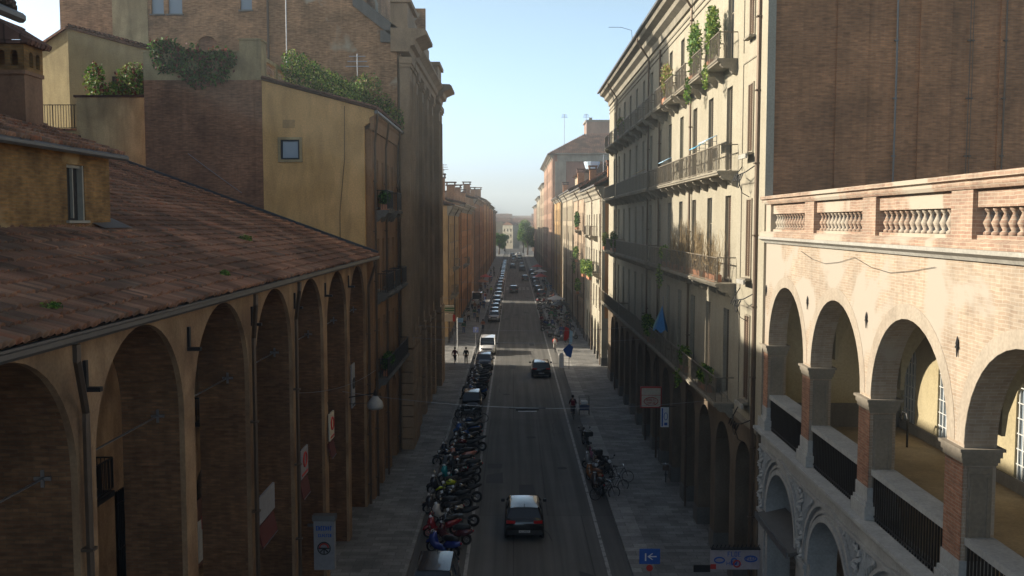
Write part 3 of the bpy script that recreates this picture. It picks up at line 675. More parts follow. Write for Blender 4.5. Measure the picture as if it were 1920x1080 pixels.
# near tiled roof, tile by tile
import numpy as np
def tile_roof(name, parent, xe, ze, y0, y1, length, slope, pitch=.19, course=.45, seed=1, cols=None):
    rg = np.random.default_rng(seed); nc = int((y1 - y0) / pitch); nr = int(length / course); a = math.atan(slope); ca, sa = cos(a), sin(a)
    K = 6; V = []; F = []; T = []
    cols = cols or np.array([[.35, .175, .105], [.295, .15, .09], [.41, .225, .135], [.18, .125, .09], [.28, .19, .125], [.35, .135, .07], [.155, .13, .1]])
    clump = rg.normal(size=(nr + 2, nc + 12)); clump = sum(clump[:-1, k:k + nc + 2] + clump[1:, k:k + nc + 2] for k in range(8)) / 3.2
    for i in range(nr):
        ph = rg.uniform(0, .35, size=nc); dl = rg.normal(0, .022, size=nc)
        for j in range(nc):
            y = y0 + (j + .5) * pitch + rg.normal(0, .008); s0 = i * course - .05 + dl[j]; s1 = s0 + course + .12
            base = len(V); yaw = rg.normal(0, .012)
            ci = int(abs(clump[i, j]) * 2.2 + rg.uniform(0, .9)) % 7; col = (cols[ci] * .6 + cols[0] * .4) * rg.uniform(.82, 1.16)
            for e, (ss, r, lift) in enumerate(((s0, .094, .062), (s1, .072, .018))):
                for k in range(K + 1):
                    an = pi * k / K; yy = y + r * cos(an) + yaw * (ss - s0); h = r * sin(an) * .95 + lift
                    V.append((xe - ss * ca + h * sa, yy, ze + ss * sa + h * ca)); T.append(col)
            for k in range(K):
                F.append((base + k, base + k + 1, base + K + 1 + k + 1, base + K + 1 + k))
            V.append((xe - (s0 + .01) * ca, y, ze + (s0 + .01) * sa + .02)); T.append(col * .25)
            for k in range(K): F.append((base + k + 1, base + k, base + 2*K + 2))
    base = len(V)                                        # bed under the tiles
    for (ss, yy) in ((-.02, y0), (-.02, y1), (length, y1), (length, y0)): V.append((xe - ss * ca, yy, ze + ss * sa + .015)); T.append(np.array([.05, .03, .025]))
    F.append((base, base + 1, base + 2, base + 3))
    me = bpy.data.meshes.new(name); off = WL[parent]; me.from_pydata([(v[0] - off.x, v[1] - off.y, v[2] - off.z) for v in V], [], F); me.materials.append(tile)
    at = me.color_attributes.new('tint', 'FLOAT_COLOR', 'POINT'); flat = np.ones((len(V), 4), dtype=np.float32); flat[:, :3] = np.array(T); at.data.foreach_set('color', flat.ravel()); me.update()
    o = bpy.data.objects.new(name, me); COL.objects.link(o); o.parent = parent; return o
tile_roof('roof', ar, -6.95, 12.98, 9, 47.9, 14.6, .365)
s = MB(); q = lambda u, v, w: (-6.9 - u, 47.9 + w, v)
s.extr(lambda u, v, w: (-6.95 - u * .94, 47.92 + w, 13.02 + u * .343 + v), [(-.16, .0), (.1, .0), (.1, .2), (-.16, .2)], 0, 14.8); s.build('verge_flashing', plain('tar_flashing', (.05, .05, .055), .7), ar)
s = MB(); s.face([(-10.75, 24.6, 14.55), (-10.75, 26.4, 14.55), (-11.35, 26.4, 14.82), (-11.35, 24.6, 14.78)]); s.build('lead_sheet', gut_m, ar)

# attic house on that roof
at_ = thing('attic_house', 'small ochre brick attic storey rising out of the tiled roof', 'attic', (-11.1, 23, 14))
s = MB(); mT = mL(11.1)
s.panel(mT, rect(14, 25.75, 14.1, 16.5), [rect(23.3, 24.25, 14.75, 16.15)], .25); s.mbox(lambda u, v, w: (-11.35 - w, 25.5 + u, v), 0, .25, 0, 6, 14, 16.5); s.build('wall', brick_attic, at_)
s = MB(); s.panel(lambda u, v, w: (-11.35 - u, 25.75 - w, v), [(0, 16.5), (6, 16.5), (6, 18.6)], [], .2); s.build('gable', brick_attic, at_)
f = MB(); f.mbox(mT, 23.3, 23.38, .08, .16, 14.75, 16.15); f.mbox(mT, 24.17, 24.25, .02, .16, 14.75, 16.15); f.mbox(mT, 23.38, 24.17, .08, .16, 16.07, 16.15); f.mbox(mT, 23.75, 23.8, .08, .15, 14.8, 16.07); f.mbox(mT, 23.2, 24.35, -.08, .08, 14.68, 14.745)
f.mbox(mT, 23.38, 24.17, .16, .2, 14.75, 16.15, 1); f.build('window', [frame_m, dark_m], at_)
tile_roof('roof', at_, -10.75, 16.5, 16, 26.0, 6.8, .365, seed=5)
s = MB(); s.tube([(-10.72, 14, 16.44), (-10.72, 26.0, 16.46)], .085, 8); s.build('gutter', gut_m, at_)
s = MB(); s.box(-11.9, -11.0, 25.55, 26.2, 16.62, 16.72); s.box(-12.6, -12.0, 25.5, 26.1, 16.9, 17.1); s.build('ridge_tiles', tile_far, at_)
# chimney
ch = thing('chimney_stack', 'stout plastered chimney with little arched vents and a tiled cap, on the attic roof', 'chimney', (-12.9, 24.4, 16.5))
s = MB(); s.box(-13.6, -12.4, 23.95, 24.85, 16.2, 18.45); s.box(-13.64, -12.36, 23.91, 24.89, 18.45, 18.55); s.build('shaft', plaster('chimney_plaster', (.3, .17, .1), (.2, .11, .07), .4), ch)
s = MB(); hs = [arch(-13.3 + .33 * k, .2, 18.95, 18.66, 8) for k in range(3)]
s.panel(mC(23.93), rect(-13.62, -12.38, 18.55, 19.2), hs, .12); s.panel(lambda u, v, w: (-12.38 - w, u, v), rect(24.05, 24.87, 18.55, 19.2), [arch(24.28, .2, 18.95, 18.66, 8), arch(24.62, .2, 18.95, 18.66, 8)], .12)
s.box(-13.62, -12.5, 24.77, 24.87, 18.55, 19.2); s.build('vent_band', brick_attic, ch)
s = MB(); s.box(-13.72, -12.28, 23.83, 24.97, 19.2, 19.28)
for a in (0, 1):
    for k in range(7):
        y = 23.87 + k * .175; s.tube([(-12.98, y, 19.72), (-12.2 if a else -13.78, y, 19.24)], .085, 5)
s.face([(-13.75, 23.8, 19.28), (-13.75, 25, 19.28), (-12.98, 25, 19.7), (-12.98, 23.8, 19.7)]); s.face([(-12.23, 23.8, 19.28), (-12.23, 25, 19.28), (-12.98, 25, 19.7), (-12.98, 23.8, 19.7)]); s.face([(-13.75, 23.8, 19.28), (-12.23, 23.8, 19.28), (-12.98, 23.8, 19.7)])
s.tube([(-12.98, 23.75, 19.74), (-12.98, 25.05, 19.74)], .1, 6); s.build('cap', tile_far, ch)

# big building just outside the frame whose eave corner enters at the top left
nb_ = thing('corner_eave_building', 'dark tiled eave corner of a taller house at the top left edge', 'building', (-22, 12, 0))
s = MB(); s.box(-24, -11.7, -10, 19.6, 12.5, 19.0); s.build('wall', left_stucco, nb_)
s = MB(); s.face([(-10.45, -10, 19.05), (-10.45, 20.0, 19.05), (-24, 20.0, 22.5), (-24, -10, 22.5)]); s.face([(-10.45, -10, 19.25), (-10.45, 20.0, 19.25), (-24, 20.0, 22.7), (-24, -10, 22.7)]); s.face([(-10.45, 20, 19.05), (-24, 20, 22.5), (-24, 20, 22.7), (-10.45, 20, 19.25)])
for k in range(110): y = -8 + k * .255; s.tube([(-10.4, y, 19.24), (-13, y, 19.92)], .08, 5)
s.build('roof', tile_far, nb_)
s = MB(); s.tube([(-10.4, -10, 19.0), (-10.4, 20.05, 19.0)], .11, 8); s.build('gutter', gut_m, nb_)
wb = thing('tall_shade_block', 'tall plain ochre block added out of view past the left edge to cast shade', 'building', (-32, 20, 0))  # added out-of-view block, stepped so its shadow lands on the right-hand facades
s = MB(); s.box(-38, -27.6, 4, 43.4, 0, 26.2); s.box(-38, -27.6, 43.4, 48.8, 0, 27.9); s.build('wall', ochre_st, wb); s = MB(); s.box(-38.4, -27.3, 3.6, 43.38, 26.2, 26.5); s.box(-38.4, -27.3, 43.4, 49, 27.9, 28.2); s.build('roof', tile_far, wb)

# ---------------------------------------------------------------- yellow house with brick wing, left middle
yl = thing('yellow_gable_house', 'yellow plastered gable end with one small square window, brown street front with iron balconies', 'house', (-7.3, 53, 0)); XY = 7.3; mY = mL(XY)
q = mC(48)
s = MB(); s.panel(q, [(-12.8, 0), (-7.62, 0), (-7.62, 19.6), (-7.35, 19.75), (-7.35, 20.0), (-7.1, 20.15), (-7.1, 20.4), (-12.8, 21.9)], [rect(-11.88, -10.92, 17.9, 18.9)], .3); s.build('gable_wall', yellow, yl)
s = MB(); s.extr(lambda u, v, w: (-12.8 + u * 1, 47.9 + w, 21.93 - u * .263 + v), [(-.06, 0), (.5, 0), (.5, .12), (-.06, .12)], 0, 5.85); s.build('verge_tiles', tile_far, yl)
f = MB(); 
for (a, c, d, e) in ((-12.02, -10.78, 17.76, 17.9), (-12.02, -10.78, 18.9, 19.02), (-12.02, -11.88, 17.9, 18.9), (-10.92, -10.78, 17.9, 18.9)): f.box(a, c, 47.93, 47.997, d, e, 0)
for (a, c, d, e) in ((-11.88, -11.8, 17.9, 18.9), (-11.0, -10.92, 17.9, 18.9), (-11.8, -11.0, 17.9, 17.98), (-11.8, -11.0, 18.82, 18.9)): f.box(a, c, 47.98, 48.1, d, e, 1)
f.box(-11.8, -11.0, 48.06, 48.1, 17.98, 18.82, 2); f.build('window', [yellow_d, iron, glass_sky], yl)
us = [50.2, 52.3, 54.4, 56.5]; acs = [50.2, 53.3, 56.4]
ap = []
for c in reversed(acs): ap += [(c + 1.15, 0)] + [(c + 1.15 * cos(pi*k/12), 4.3 + 1.15 * sin(pi*k/12)) for k in range(13)] + [(c - 1.15, 0)]
rowsY = [(6.6, 2.9, .95), (11.1, 2.7, .95), (15.5, 2.5, .95)]
s = MB(); s.panel(mY, [(48.31, 0), (48.31, 19.5), (59, 19.5), (59, 0)] + ap, [rect(u - w/2, u + w/2, z, z + h) for (z, h, w) in rowsY for u in us], .3); s.build('street_wall', left_stucco, yl)
for (z, h, w) in rowsY:
    for u in us: put(win_proto(w, h, 'dark', True), yl, mY, 'L', u, z)
s = MB(); s.mbox(mY, 48.3, 59, 3.8, 4.1, 0, 6); s.mbox(mY, 48.3, 59, .3, 3.8, 5.8, 6); s.build('portico_wall', brick_dark, yl)
s = MB(); cornice(s, mY, 48.02, 59.0, 20.35, .3, .95); s.build('cornice', left_stucco, yl)
s = MB(); s.tube([mY(47.9, 20.3, -.32), mY(59.2, 20.3, -.32)], .1, 8); s.build('gutter', gut_m, yl)
s = MB(); P = [(-6.95, 47.95, 20.42), (-6.95, 59.2, 20.42), (-12.8, 59.2, 21.96), (-12.8, 47.95, 21.96)]; s.face(P); s.face([(a, c, d + .1) for a, c, d in P]); y = 48
while y < 59: s.tube([(-6.93, y, 20.52), (-12.8, y, 22.06)], .08, 5); y += .25
s.build('roof', tile_far, yl)
for (z, segs) in ((15.35, [(49.4, 51.8), (53.6, 55.6)]), (10.95, [(49.2, 51.6), (52.6, 54.7), (55.6, 58)]), (6.45, [(48.9, 58.6)])):
    for (a, c) in segs: balcony(yl, mY, a, c, z, pr=.7, slab=grey_st, rail_sp=.11)
for u in (48.7, 52.9, 58.2): pipe(yl, mY, u, .2, 18.6, top=(u - .4, 20.2, -.32), r=.06)
bw_ = thing('brick_wing', 'windowless brown brick wing with ivy-topped grey parapet beside the yellow gable', 'wall', (-15.8, 48, 0))
s = MB(); s.panel(mC(48), rect(-18.8, -12.81, 0, 21.9), [], .3); s.box(-16.9, -13.2, 47.96, 47.997, 12, 21.9); s.box(-18.8, -12.82, 48.31, 57, 0, 21.9); s.build('wall', brick_wing, bw_)
s = MB(); s.box(-18.8, -13.9, 48, 48.3, 21.903, 23.3); s.box(-18.85, -13.9, 47.95, 48.35, 23.3, 23.38)
s.box(-13.9, -12.8, 47.97, 49.0, 21.903, 23.9); s.box(-13.95, -12.75, 47.92, 49.05, 23.9, 23.98)
s.box(-13.05, -12.8, 49.0, 57.5, 21.903, 22.35); s.extr(lambda u, v, w: (-13.05 + w, u, v), [(0, 23.0), (.25, 23.0), (.25, 23.2), (0, 23.2)], 49, 55.5); s.box(-13.05, -12.8, 50.9, 51.3, 22.35, 23.0); s.box(-13.05, -12.8, 53.1, 53.5, 22.35, 23.0); s.box(-13.05, -12.8, 55.1, 55.5, 22.35, 23.0)
s.build('parapet', yellow_d, bw_)
for (a, c) in ((49, 50.9), (51.3, 53.1)):
    s = MB(); n = 7
    for k in range(n): u = a + (c - a) * (k + .5) / n; s.ring((-12.9, u, 22.67), .12, .03, 'x', 8, 0, 4); s.tube([(-12.9, u + .13, 22.35), (-12.9, u + .13, 23.0)], .02, 4)
    s.build('pierced_grille', brick_parapet, bw_)
# yellow terrace walls and shed-like upper house
yt = thing('terrace_house', 'pale yellow rooftop house with a low gable and a planted terrace', 'house', (-24, 52, 10))
s = MB(); s.panel(mC(50), rect(-23.2, -18.82, 8, 21.3), [], .3); s.box(-23.3, -18.8, 49.93, 50.35, 21.3, 21.42, 1); s.panel(mC(50.4), rect(-26, -23.2, 8, 19.6), [], .3); s.box(-26, -23.2, 50.3, 50.8, 19.6, 19.7, 1); s.build('terrace_wall', [yellow_d, tile_far], yt)
s = MB(); s.panel(mC(54), [(-25.4, 15), (-18, 15), (-18, 23.9), (-21.7, 24.7), (-25.4, 25.7)], [], .3)
s.panel(lambda u, v, w: (-25.4 - u * .92, 54 + u * .38 + w, v), [(0, 15), (5, 15), (5, 23.7), (0, 25.7)], [], .3); s.build('gable_wall', pale_ochre, yt)
s = MB(); s.extr(lambda u, v, w: (-25.4 + u, 53.8 + w, 25.7 - u * .262 + v), [(0, 0), (5, 0), (5, .14), (0, .14)], 0, 7.6); s.extr(lambda u, v, w: (-25.4 - u * .92, 53.8 + u * .38 + w, 25.7 - u * .4 + v), [(0, 0), (5, 0), (5, .14), (0, .14)], 0, 5.2)
for k in range(26): s.tube([(-25.2 + k*.27, 53.7, 25.87 - (k*.27) * .262), (-25.2 + k*.27, 57, 25.87 - (k*.27) * .262)], .08, 5)
s.build('roof', tile_far, yt)
s = MB(); s.box(-22.9, -21.2, 53.9, 53.997, 20.2, 23.0); s.build('door', dark_m, yt)
s = MB(); railing(s, mC(50.6), -25.9, -23.3, 19.7, 1.3, 0, .14, False); s.build('railing', iron, yt)

# ---------------------------------------------------------------- church
chh = thing('brick_church', 'huge brown brick church with blocked windows, stone pilasters and heavy cornices on the left', 'church', (-7, 70, 0))
q = mC(59.2)
hs = [rect(-22.6, -21.8, 27.65, 31), rect(-21.55, -20.65, 27.65, 31), rect(-17.05, -16.3, 27.9, 31), arch(-19.15, 1.4, 25.6, 24.2, 12)]
s = MB(); s.panel(q, [(-28.3, 0), (-7.3, 0), (-7.3, 26.3), (-9.2, 28.2), (-9.4, 34), (-18, 37), (-28.3, 33)], hs, .35); s.build('flank_wall', brick_church, chh)
s = MB(); s.box(-25.0, -22.8, 59.13, 59.197, 23, 36); s.build('plaster_patch', yellow_d, chh)
for (a, c, z0, z1) in ((-22.6, -21.8, 27.65, 31), (-21.55, -20.65, 27.65, 31), (-17.05, -16.3, 27.9, 31)):
    f = MB(); f.box(a, c, 59.4, 59.45, z0, z1, 1); f.box(a - .08, c + .08, 59.1, 59.18, z0 - .1, z0 - .003, 0); f.build('window', [grey_st, glass_sky], chh)
s = MB(); s.box(-19.9, -18.4, 59.42, 59.5, 24.2, 26.4); s.build('blocked_arch', brick_wing, chh)
s = MB(); s.extr(lambda u, v, w: (-7.0 - u, 59.0 + w, 26.5 + u * .78 + v), [(0, -.7), (.18, -.7), (.18, .1), (0, .1)], 0, 3.0); s.box(-8.3, -7.0, 59.0, 59.18, 25.9, 26.6); s.build('raking_buttress', grey_st, chh)
s = MB(); s.tube([(-15.3, 59.1, 12), (-15.3, 59.1, 36)], .07, 6); s.build('drainpipe', pipe_m, chh)
s = MB(); s.box(-28.3, -8, 86, 86.4, 0, 34); s.box(-28.3, -28, 59.6, 86, 0, 33); s.box(-27.9, -9.4, 59.6, 86, 33.2, 33.6); s.box(-9.8, -9.4, 59.6, 86, 26.5, 33.2); s.build('nave_wall', brick_church, chh)
mK = mL(7.15)
fa = []
for c in (64.5, 68.7, 72.9, 77.1, 81.2): fa.append(arch(c, 1.5, 17.5, 11, 12)); fa.append(rect(c - .6, c + .6, 2.5, 6.0))
s = MB(); s.panel(mK, rect(59.56, 86, 0, 25.3), fa, .6); s.build('front_wall', church_st, chh)
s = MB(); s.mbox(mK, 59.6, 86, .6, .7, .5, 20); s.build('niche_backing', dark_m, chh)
for (a, c) in ((59.25, 60.9), (61.5, 62.9), (66, 67.2), (70.2, 71.4), (74.4, 75.6), (78.6, 79.8), (82.6, 84), (84.6, 86.05)):
    big = a < 62 or a > 82; p = .62 if big else .35
    s = MB(); s.mbox(mK, a, c, -p, -.003, 7.2, 24.4)
    for k in range(3): u = a + .3 + k * (c - a - .6) / 2; s.mbox(mK, u - .05, u + .05, -p - .05, -p - .003, 8, 23.6)
    s.mbox(mK, a - .1, c + .1, -p - .1, -.003, 24.4, 24.6); s.mbox(mK, a - .16, c + .16, -p - .18, -.003, 24.6, 25.0); s.mbox(mK, a - .1, c + .1, -p - .12, -.003, 6.7, 7.2); s.build('pilaster', church_st, chh)
    s = MB()
    for k in range(9): s.mbox(mK, a - .12, c + .12, -p - .14, -.003, .13 + k * .72, .13 + k * .72 + .66)
    s.build('rusticated_base', church_st, chh)
def corn2(s, u0, u1, zb, o): 
    s.extr(mK, [(.5, zb), (-o*.35, zb), (-o*.4, zb + .35), (-o*.55, zb + .4), (-o*.6, zb + .75), (-o*.85, zb + .95), (-o, zb + 1.05), (-o, zb + 1.25), (-o*.9, zb + 1.4), (.5, zb + 1.45)], u0, u1)
s = MB(); corn2(s, 58.9, 63.2, 25.3, 1.75); corn2(s, 63.2, 82.3, 25.3, 1.0); corn2(s, 82.3, 86.4, 25.3, 1.75); s.build('cornice', church_st, chh)
s = MB()
for (a, c) in ((59.0, 63.2), (82.3, 86.2)): s.mbox(mK, a, c, -.55, .5, 26.75, 28.3); s.mbox(mK, a - .15, c + .15, -.75, .5, 28.3, 28.6)
s.mbox(mK, 60, 63, -.35, .6, 28.6, 31.0); s.mbox(mK, 59.85, 63.2, -.8, .6, 31.0, 31.5); s.mbox(mK, 60.2, 62.8, -.3, .6, 31.5, 35)
s.mbox(mK, 63.2, 82.3, .2, .6, 26.75, 29.5); s.build('attic_storey', church_st, chh)
hb = thing('flank_house', 'low brown house tucked behind the far end of the church', 'house', (-12, 91, 0))
s = MB(); s.box(-19, -7.8, 86.45, 96.6, 0, 10.5); s.build('wall', left_stucco, hb); s = MB(); s.box(-19.3, -7.5, 86.45, 96.9, 10.5, 10.8); s.build('roof', tile_far, hb)

# ---------------------------------------------------------------- further houses down the street
def rws(z0, zt, n, h=2.3, w=1.05): d = (zt - 1.6 - z0) / n; return [(z0 + d*i + .35, min(h, d - .9), w) for i in range(n)]
def far(side, X, y0, y1, zt, wall, label, n=4, sp=3.4, trim=None, deep=9, balc=(), kinds=('dark', 'brown'), acrown=4.3, **kw):
    k = int((y1 - y0 - 2) / sp); off = (y1 - y0 - (k - 1) * sp) / 2; us = [y0 + off + sp * i for i in range(k)]
    ak = int((y1 - y0 - 1) / 3.6); ao = (y1 - y0 - (ak - 1) * 3.6) / 2; ac = [y0 + ao + 3.6 * i for i in range(ak)]
    r, m = building('apartment_building', label, side, X, y0, y1, zt, deep, wall, rws(acrown + 1.0, zt, n), us, kinds, arcs=(acrown, 2.6, ac, .6, 4), far=y0 > 150, trim=trim, low=kw.pop('low', wall), ov=kw.pop('ov', .7), **kw)
    rows = rws(acrown + 1.0, zt, n)
    for (ui, ri) in balc:
        u = us[ui]; balcony(r, m, u - 1.1, u + 1.1, rows[ri][0] - .03, pr=.8, slab=cream_d, rail_sp=.2, scroll=False)
    for u in (y0 + .4, y0 + (y1 - y0) * .52): pipe(r, m, u, .2, zt - 1.4, top=(u - .5, zt - .05, -.7), r=.07)
    return r, m, us, rows
A = far('R', 8.9, 94, 116, 18.35, white_st, 'pale cream apartment block with orange side wall and bushy balcony, first beyond the side street', 3, 3.3, trim=orange_st, deep=11, balc=((0, 1), (1, 1), (3, 1), (1, 2), (3, 2)), roofh=3)
B_ = far('R', 8.9, 116.3, 138, 18.9, peach_st, 'peach apartment block with green plants on its balconies', 3, 3.3, trim=peach_st, balc=((0, 0), (1, 0), (0, 1), (1, 2), (4, 1)), roofh=3)
C_ = far('R', 8.9, 138.3, 170, 19.4, sand_st, 'long sand coloured apartment block between the peach block and the ochre block', 4, 3.2, deep=12, roofh=3.4)
D_ = far('R', 8.9, 177, 204, 19.4, ochre_st, 'ochre apartment block just before the tall red palazzo', 4, 3.2, roofh=3)
E_ = far('R', 8.5, 205, 262, 29.4, pink_st, 'tall pink and red palazzo with a deep eave, rising over its neighbours', 6, 3.6, trim=red_st, deep=24, roof=False, ov=1.0)
s = MB(); s.box(9.5, 26, 204.2, 204.65, 27.9, 29.4); s.box(9.0, 11.4, 204.3, 204.98, 16, 27.9); s.box(9, 26, 203.2, 204.3, 29.42, 29.6); s.build('trim', cream_d, E_[0])
s = MB(); c = [(7.3, 203.2, 29.5), (33, 203.2, 29.5), (33, 263, 29.5), (7.3, 263, 29.5)]; t = [(16, 213, 34.6), (24, 213, 34.6), (24, 254, 34.6), (16, 254, 34.6)]
for i in range(4): j = (i + 1) % 4; s.face([c[i], c[j], t[j], t[i]])
s.face(t); s.face(c)
for k in range(60): x = 8 + k * .42; f_ = max(0, min(1, (x - 7.3) / 8.7)) if x < 20 else max(0, min(1, (33 - x) / 9)); s.tube([(x, 203.2, 29.6), (x, 203.2 + 9.8 * f_, 29.6 + 5.1 * f_)], .08, 4)
s.build('roof', tile_far, E_[0])
F_ = far('R', 8.7, 264, 306, 25.5, peach_st, 'peach palazzo immediately past the tall red one', 5, 4, roofh=2)
G_ = far('R', 8.7, 308, 352, 23, sand_st, 'hazy sand palazzo two houses past the tall red one', 4, 5, roofh=2)
H_ = far('R', 8.7, 354, 405, 21, pink_st, 'hazy pink palazzo, last of the row on the right', 4, 6, roofh=2)
tw = thing('rooftop_tower', 'square pink stair tower standing above the red palazzo roof', 'tower', (20, 222, 30))
s = MB(); s.box(16.9, 24.5, 218, 226, 31, 37.9); s.build('wall', pink_st, tw); s = MB(); s.box(16.6, 24.8, 217.7, 226.3, 37.9, 38.3); s.box(17.5, 18.2, 218.5, 219.2, 38.3, 38.9); s.build('roof', cream_d, tw)
I_ = far('L', 7.9, 111.5, 134, 16.7, ochre_st, 'ochre apartment block with striped eave, first past the church on the left', 3, 2.9, kinds=('brown', 'green'), balc=((1, 0), (2, 0), (3, 1)), deep=9)
J_ = far('L', 7.7, 134.3, 171, 17.3, orange_st, 'orange apartment block with a deep projecting eave on the left', 4, 3.0, kinds=('brown', 'green'), deep=9, balc=((2, 1), (3, 1)))
K_ = far('L', 7.6, 177.5, 228, 19.2, left_stucco, 'brown apartment block past the second side street on the left', 4, 3.6, deep=9)
L_ = far('L', 7.6, 230, 284, 20.2, ochre_st, 'ochre palazzo past the brown block on the left', 4, 4, deep=9, roofh=2)
N_ = far('L', 7.6, 286, 343, 19.8, orange_st, 'hazy orange palazzo far down on the left', 4, 5, deep=9, roofh=2)
O_ = far('L', 7.6, 345, 400, 19, peach_st, 'hazy peach palazzo, last big one on the left', 4, 6, deep=9, roofh=2)
# extra roofs seen over the cream block opposite
for (x0, x1, y0, y1, z, m_, lb) in ((11, 20, 150, 168, 22.6, sand_st, 'small sand rooftop house with reddish roof above the long sand block'), (13.5, 24, 118, 136, 21.5, peach_st, 'rooftop house with terracotta roof above the peach block')):
    t_ = thing('rooftop_house', lb, 'house', (x0, y0, 15)); s = MB(); s.box(x0, x1, y0, y1, 15, z); s.build('wall', m_, t_)
    s = MB(); s.extr(lambda u, v, w: (x0 - .6 + w, u, v), [(0, z), (x1 - x0 + 1.2, z), ((x1 - x0)/2 + .6, z + 1.9)], y0 - .5, y1 + .5); s.build('roof', tile_far, t_)
    s = MB(); 
    for k in range(3): s.box(x0 + 1 + k * 2.6, x0 + 1.9 + k * 2.6, y0 - .05, y0 - .003, z - 2, z - .7)
    s.build('window', glass_m, t_)
def chimney(x, y, z, h, lb, w=.8, m_=None):
    t_ = thing('chimney', lb, 'chimney', (x, y, z)); s = MB(); s.box(x - w/2, x + w/2, y - w/2, y + w/2, z, z + h); s.build('shaft', m_ or brick_side, t_)
    s = MB(); s.box(x - w*.65, x + w*.65, y - w*.65, y + w*.65, z + h, z + h + .15)
    for a in (-1, 1): s.box(x + a*w*.5 - .08, x + a*w*.5 + .08, y - w*.5, y + w*.5, z + h + .15, z + h + .45)
    s.box(x - w*.7, x + w*.7, y - w*.7, y + w*.7, z + h + .45, z + h + .6); s.build('cap', tile_far, t_)
for i, (x, y, z, h, w) in enumerate(((-9.0, 118, 17, 3.2, .7), (-9.9, 126, 17.2, 4.0, .8), (-9.5, 142, 17.8, 2.4, 1.2), (-9.6, 155, 18, 2.3, 1.6), (-9.0, 166, 18, 1.9, .9), (-9.4, 188, 20, 2.2, 1.3), (-9.0, 206, 20, 1.8, 1), (-9.2, 240, 20.8, 2.2, 1.6), (10.8, 128, 19.8, 2, .9), (10.6, 148, 20.2, 2.3, 1.0), (10.5, 190, 20.2, 2.0, 1.0), (10.9, 105, 19.4, 1.6, .8))):
    chimney(x, y, z, h, ['slim brick chimney nearest the church', 'tall brick chimney on the ochre block past the church', 'broad chimney on the orange block', 'widest chimney on the orange block, further back', 'short chimney at the far end of the orange block', 'brick chimney on the brown block past the second side street', 'squat chimney further along the brown block', 'wide chimney on the far ochre palazzo', 'chimney on the peach block roof on the right', 'chimney on the long sand block roof', 'chimney beside the tall red palazzo', 'low chimney on the pale cream block roof'][i], w)
def antenna(x, y, z, h, lb, arms=3, m_=None):
    s = MB(); s.tube([(x, y, z), (x, y, z + h)], .025 + .0002 * y, 5)
    for k in range(arms): s.tube([(x - .5 - .1*k, y, z + h - .15 - .3*k), (x + .5 + .1*k, y, z + h - .15 - .3*k)], .015 + .0002 * y, 4)
    tag(s.build('tv_antenna', steel, None), lb, 'antenna')
for a in ((-9.3, 124, 17.4, 5, 'left antenna mast by the chimneys past the church'), (11.2, 208, 30, 8.5, 'tallest thin antenna over the red palazzo roof'), (16.3, 212, 34, 5, 'antenna on the ridge of the red palazzo'), (12.6, 132, 21, 3.2, 'antenna between roofs above the peach block'), (-13.9, 58, 21.9, 10.5, 'tall white antenna mast in front of the church wall'), (-9.5, 57.5, 21.3, 3.6, 'tv antenna above the hedge by the church')): antenna(*a[:4], a[4])
s = MB(); s.tube([(7.75, 62, 26.6), (7.7, 62, 27.2), (7.0, 62, 27.4), (6.2, 62, 27.4)], .018, 4); tag(s.build('roof_bracket', iron), 'thin bent metal rod sticking out over the cream block gutter', 'rod')
s = MB(); s.lathe([(.3, 0), (1.0, .4), (1.3, 1.4), (1.3, 1.5), (.9, 1.5)], (12.5, 150, 22.8), 14); tag(s.build('satellite_dish', plain('pale_blue_plastic', (.5, .62, .75), .5)), 'pale blue tub like dish on a rooftop before the red palazzo', 'dish')
# end of the street: bright block, hazy houses, trees
eb = thing('bright_end_building', 'sunlit cream building closing the view at the end of the street', 'building', (-2, 520, 0))
mq = lambda u, v, w: (-6.2 + u * .78 + w * .62, 525 - u * .62 + w * .78, v)
s = MB(); s.panel(mq, rect(0, 7.4, 0, 13.2), [rect(1 + 2.3 * i, 1.8 + 2.3 * i, 3 + 3.2 * j, 4.6 + 3.2 * j) for i in range(3) for j in range(3)], 6); s.build('wall', white_st, eb)
s = MB(); s.panel(mq, [(-.6, 13.21), (8, 13.21), (3.7, 15.0)], [], 6.4, w=-.3); s.build('roof', tile_far, eb)
rf = random.Random(11); k = 0
for (yy, xs) in ((445, (-26, )), (470, (-24, 16)), (500, (-34, 18)), (540, (-36, 14, 26)), (600, (-40, -24, -10, 3, 18, 34)), (700, (-50, -28, -8, 10, 30, 52)), (860, (-60, -36, -14, 8, 30, 54))):
    for x in xs:
        x0 = x + rf.uniform(-2, 2); wd = rf.uniform(9, 14) * (1 + (yy - 440) / 500); z = rf.uniform(12.5, 15.5) + (yy - 440) * .012; m_ = rf.choice([peach_st, sand_st, ochre_st, pink_st, cream])
        t_ = thing('distant_house', None, 'house', (x0, yy, 0), group='hazy houses past the end of the street'); t_['label'] = 'small hazy house with a low tiled roof past the end of the street'
        s = MB(); s.panel(mC(yy), rect(x0 - wd/2, x0 + wd/2, 0, z), [rect(x0 - wd/2 + 1 + 2.6*i, x0 - wd/2 + 2 + 2.6*i, 5 + 3.2*j, 6.8 + 3.2*j) for i in range(int(wd/2.6) - 0) if x0 - wd/2 + 2 + 2.6*i < x0 + wd/2 - .3 for j in range(2)], 10); s.build('wall', m_, t_)
        s = MB(); s.extr(mC(0), [(yy - .8, z), (yy + 10.8, z), (yy + 5, z + 2.6)], x0 - wd/2 - .5, x0 + wd/2 + .5); s.build('roof', tile_far, t_); k += 1

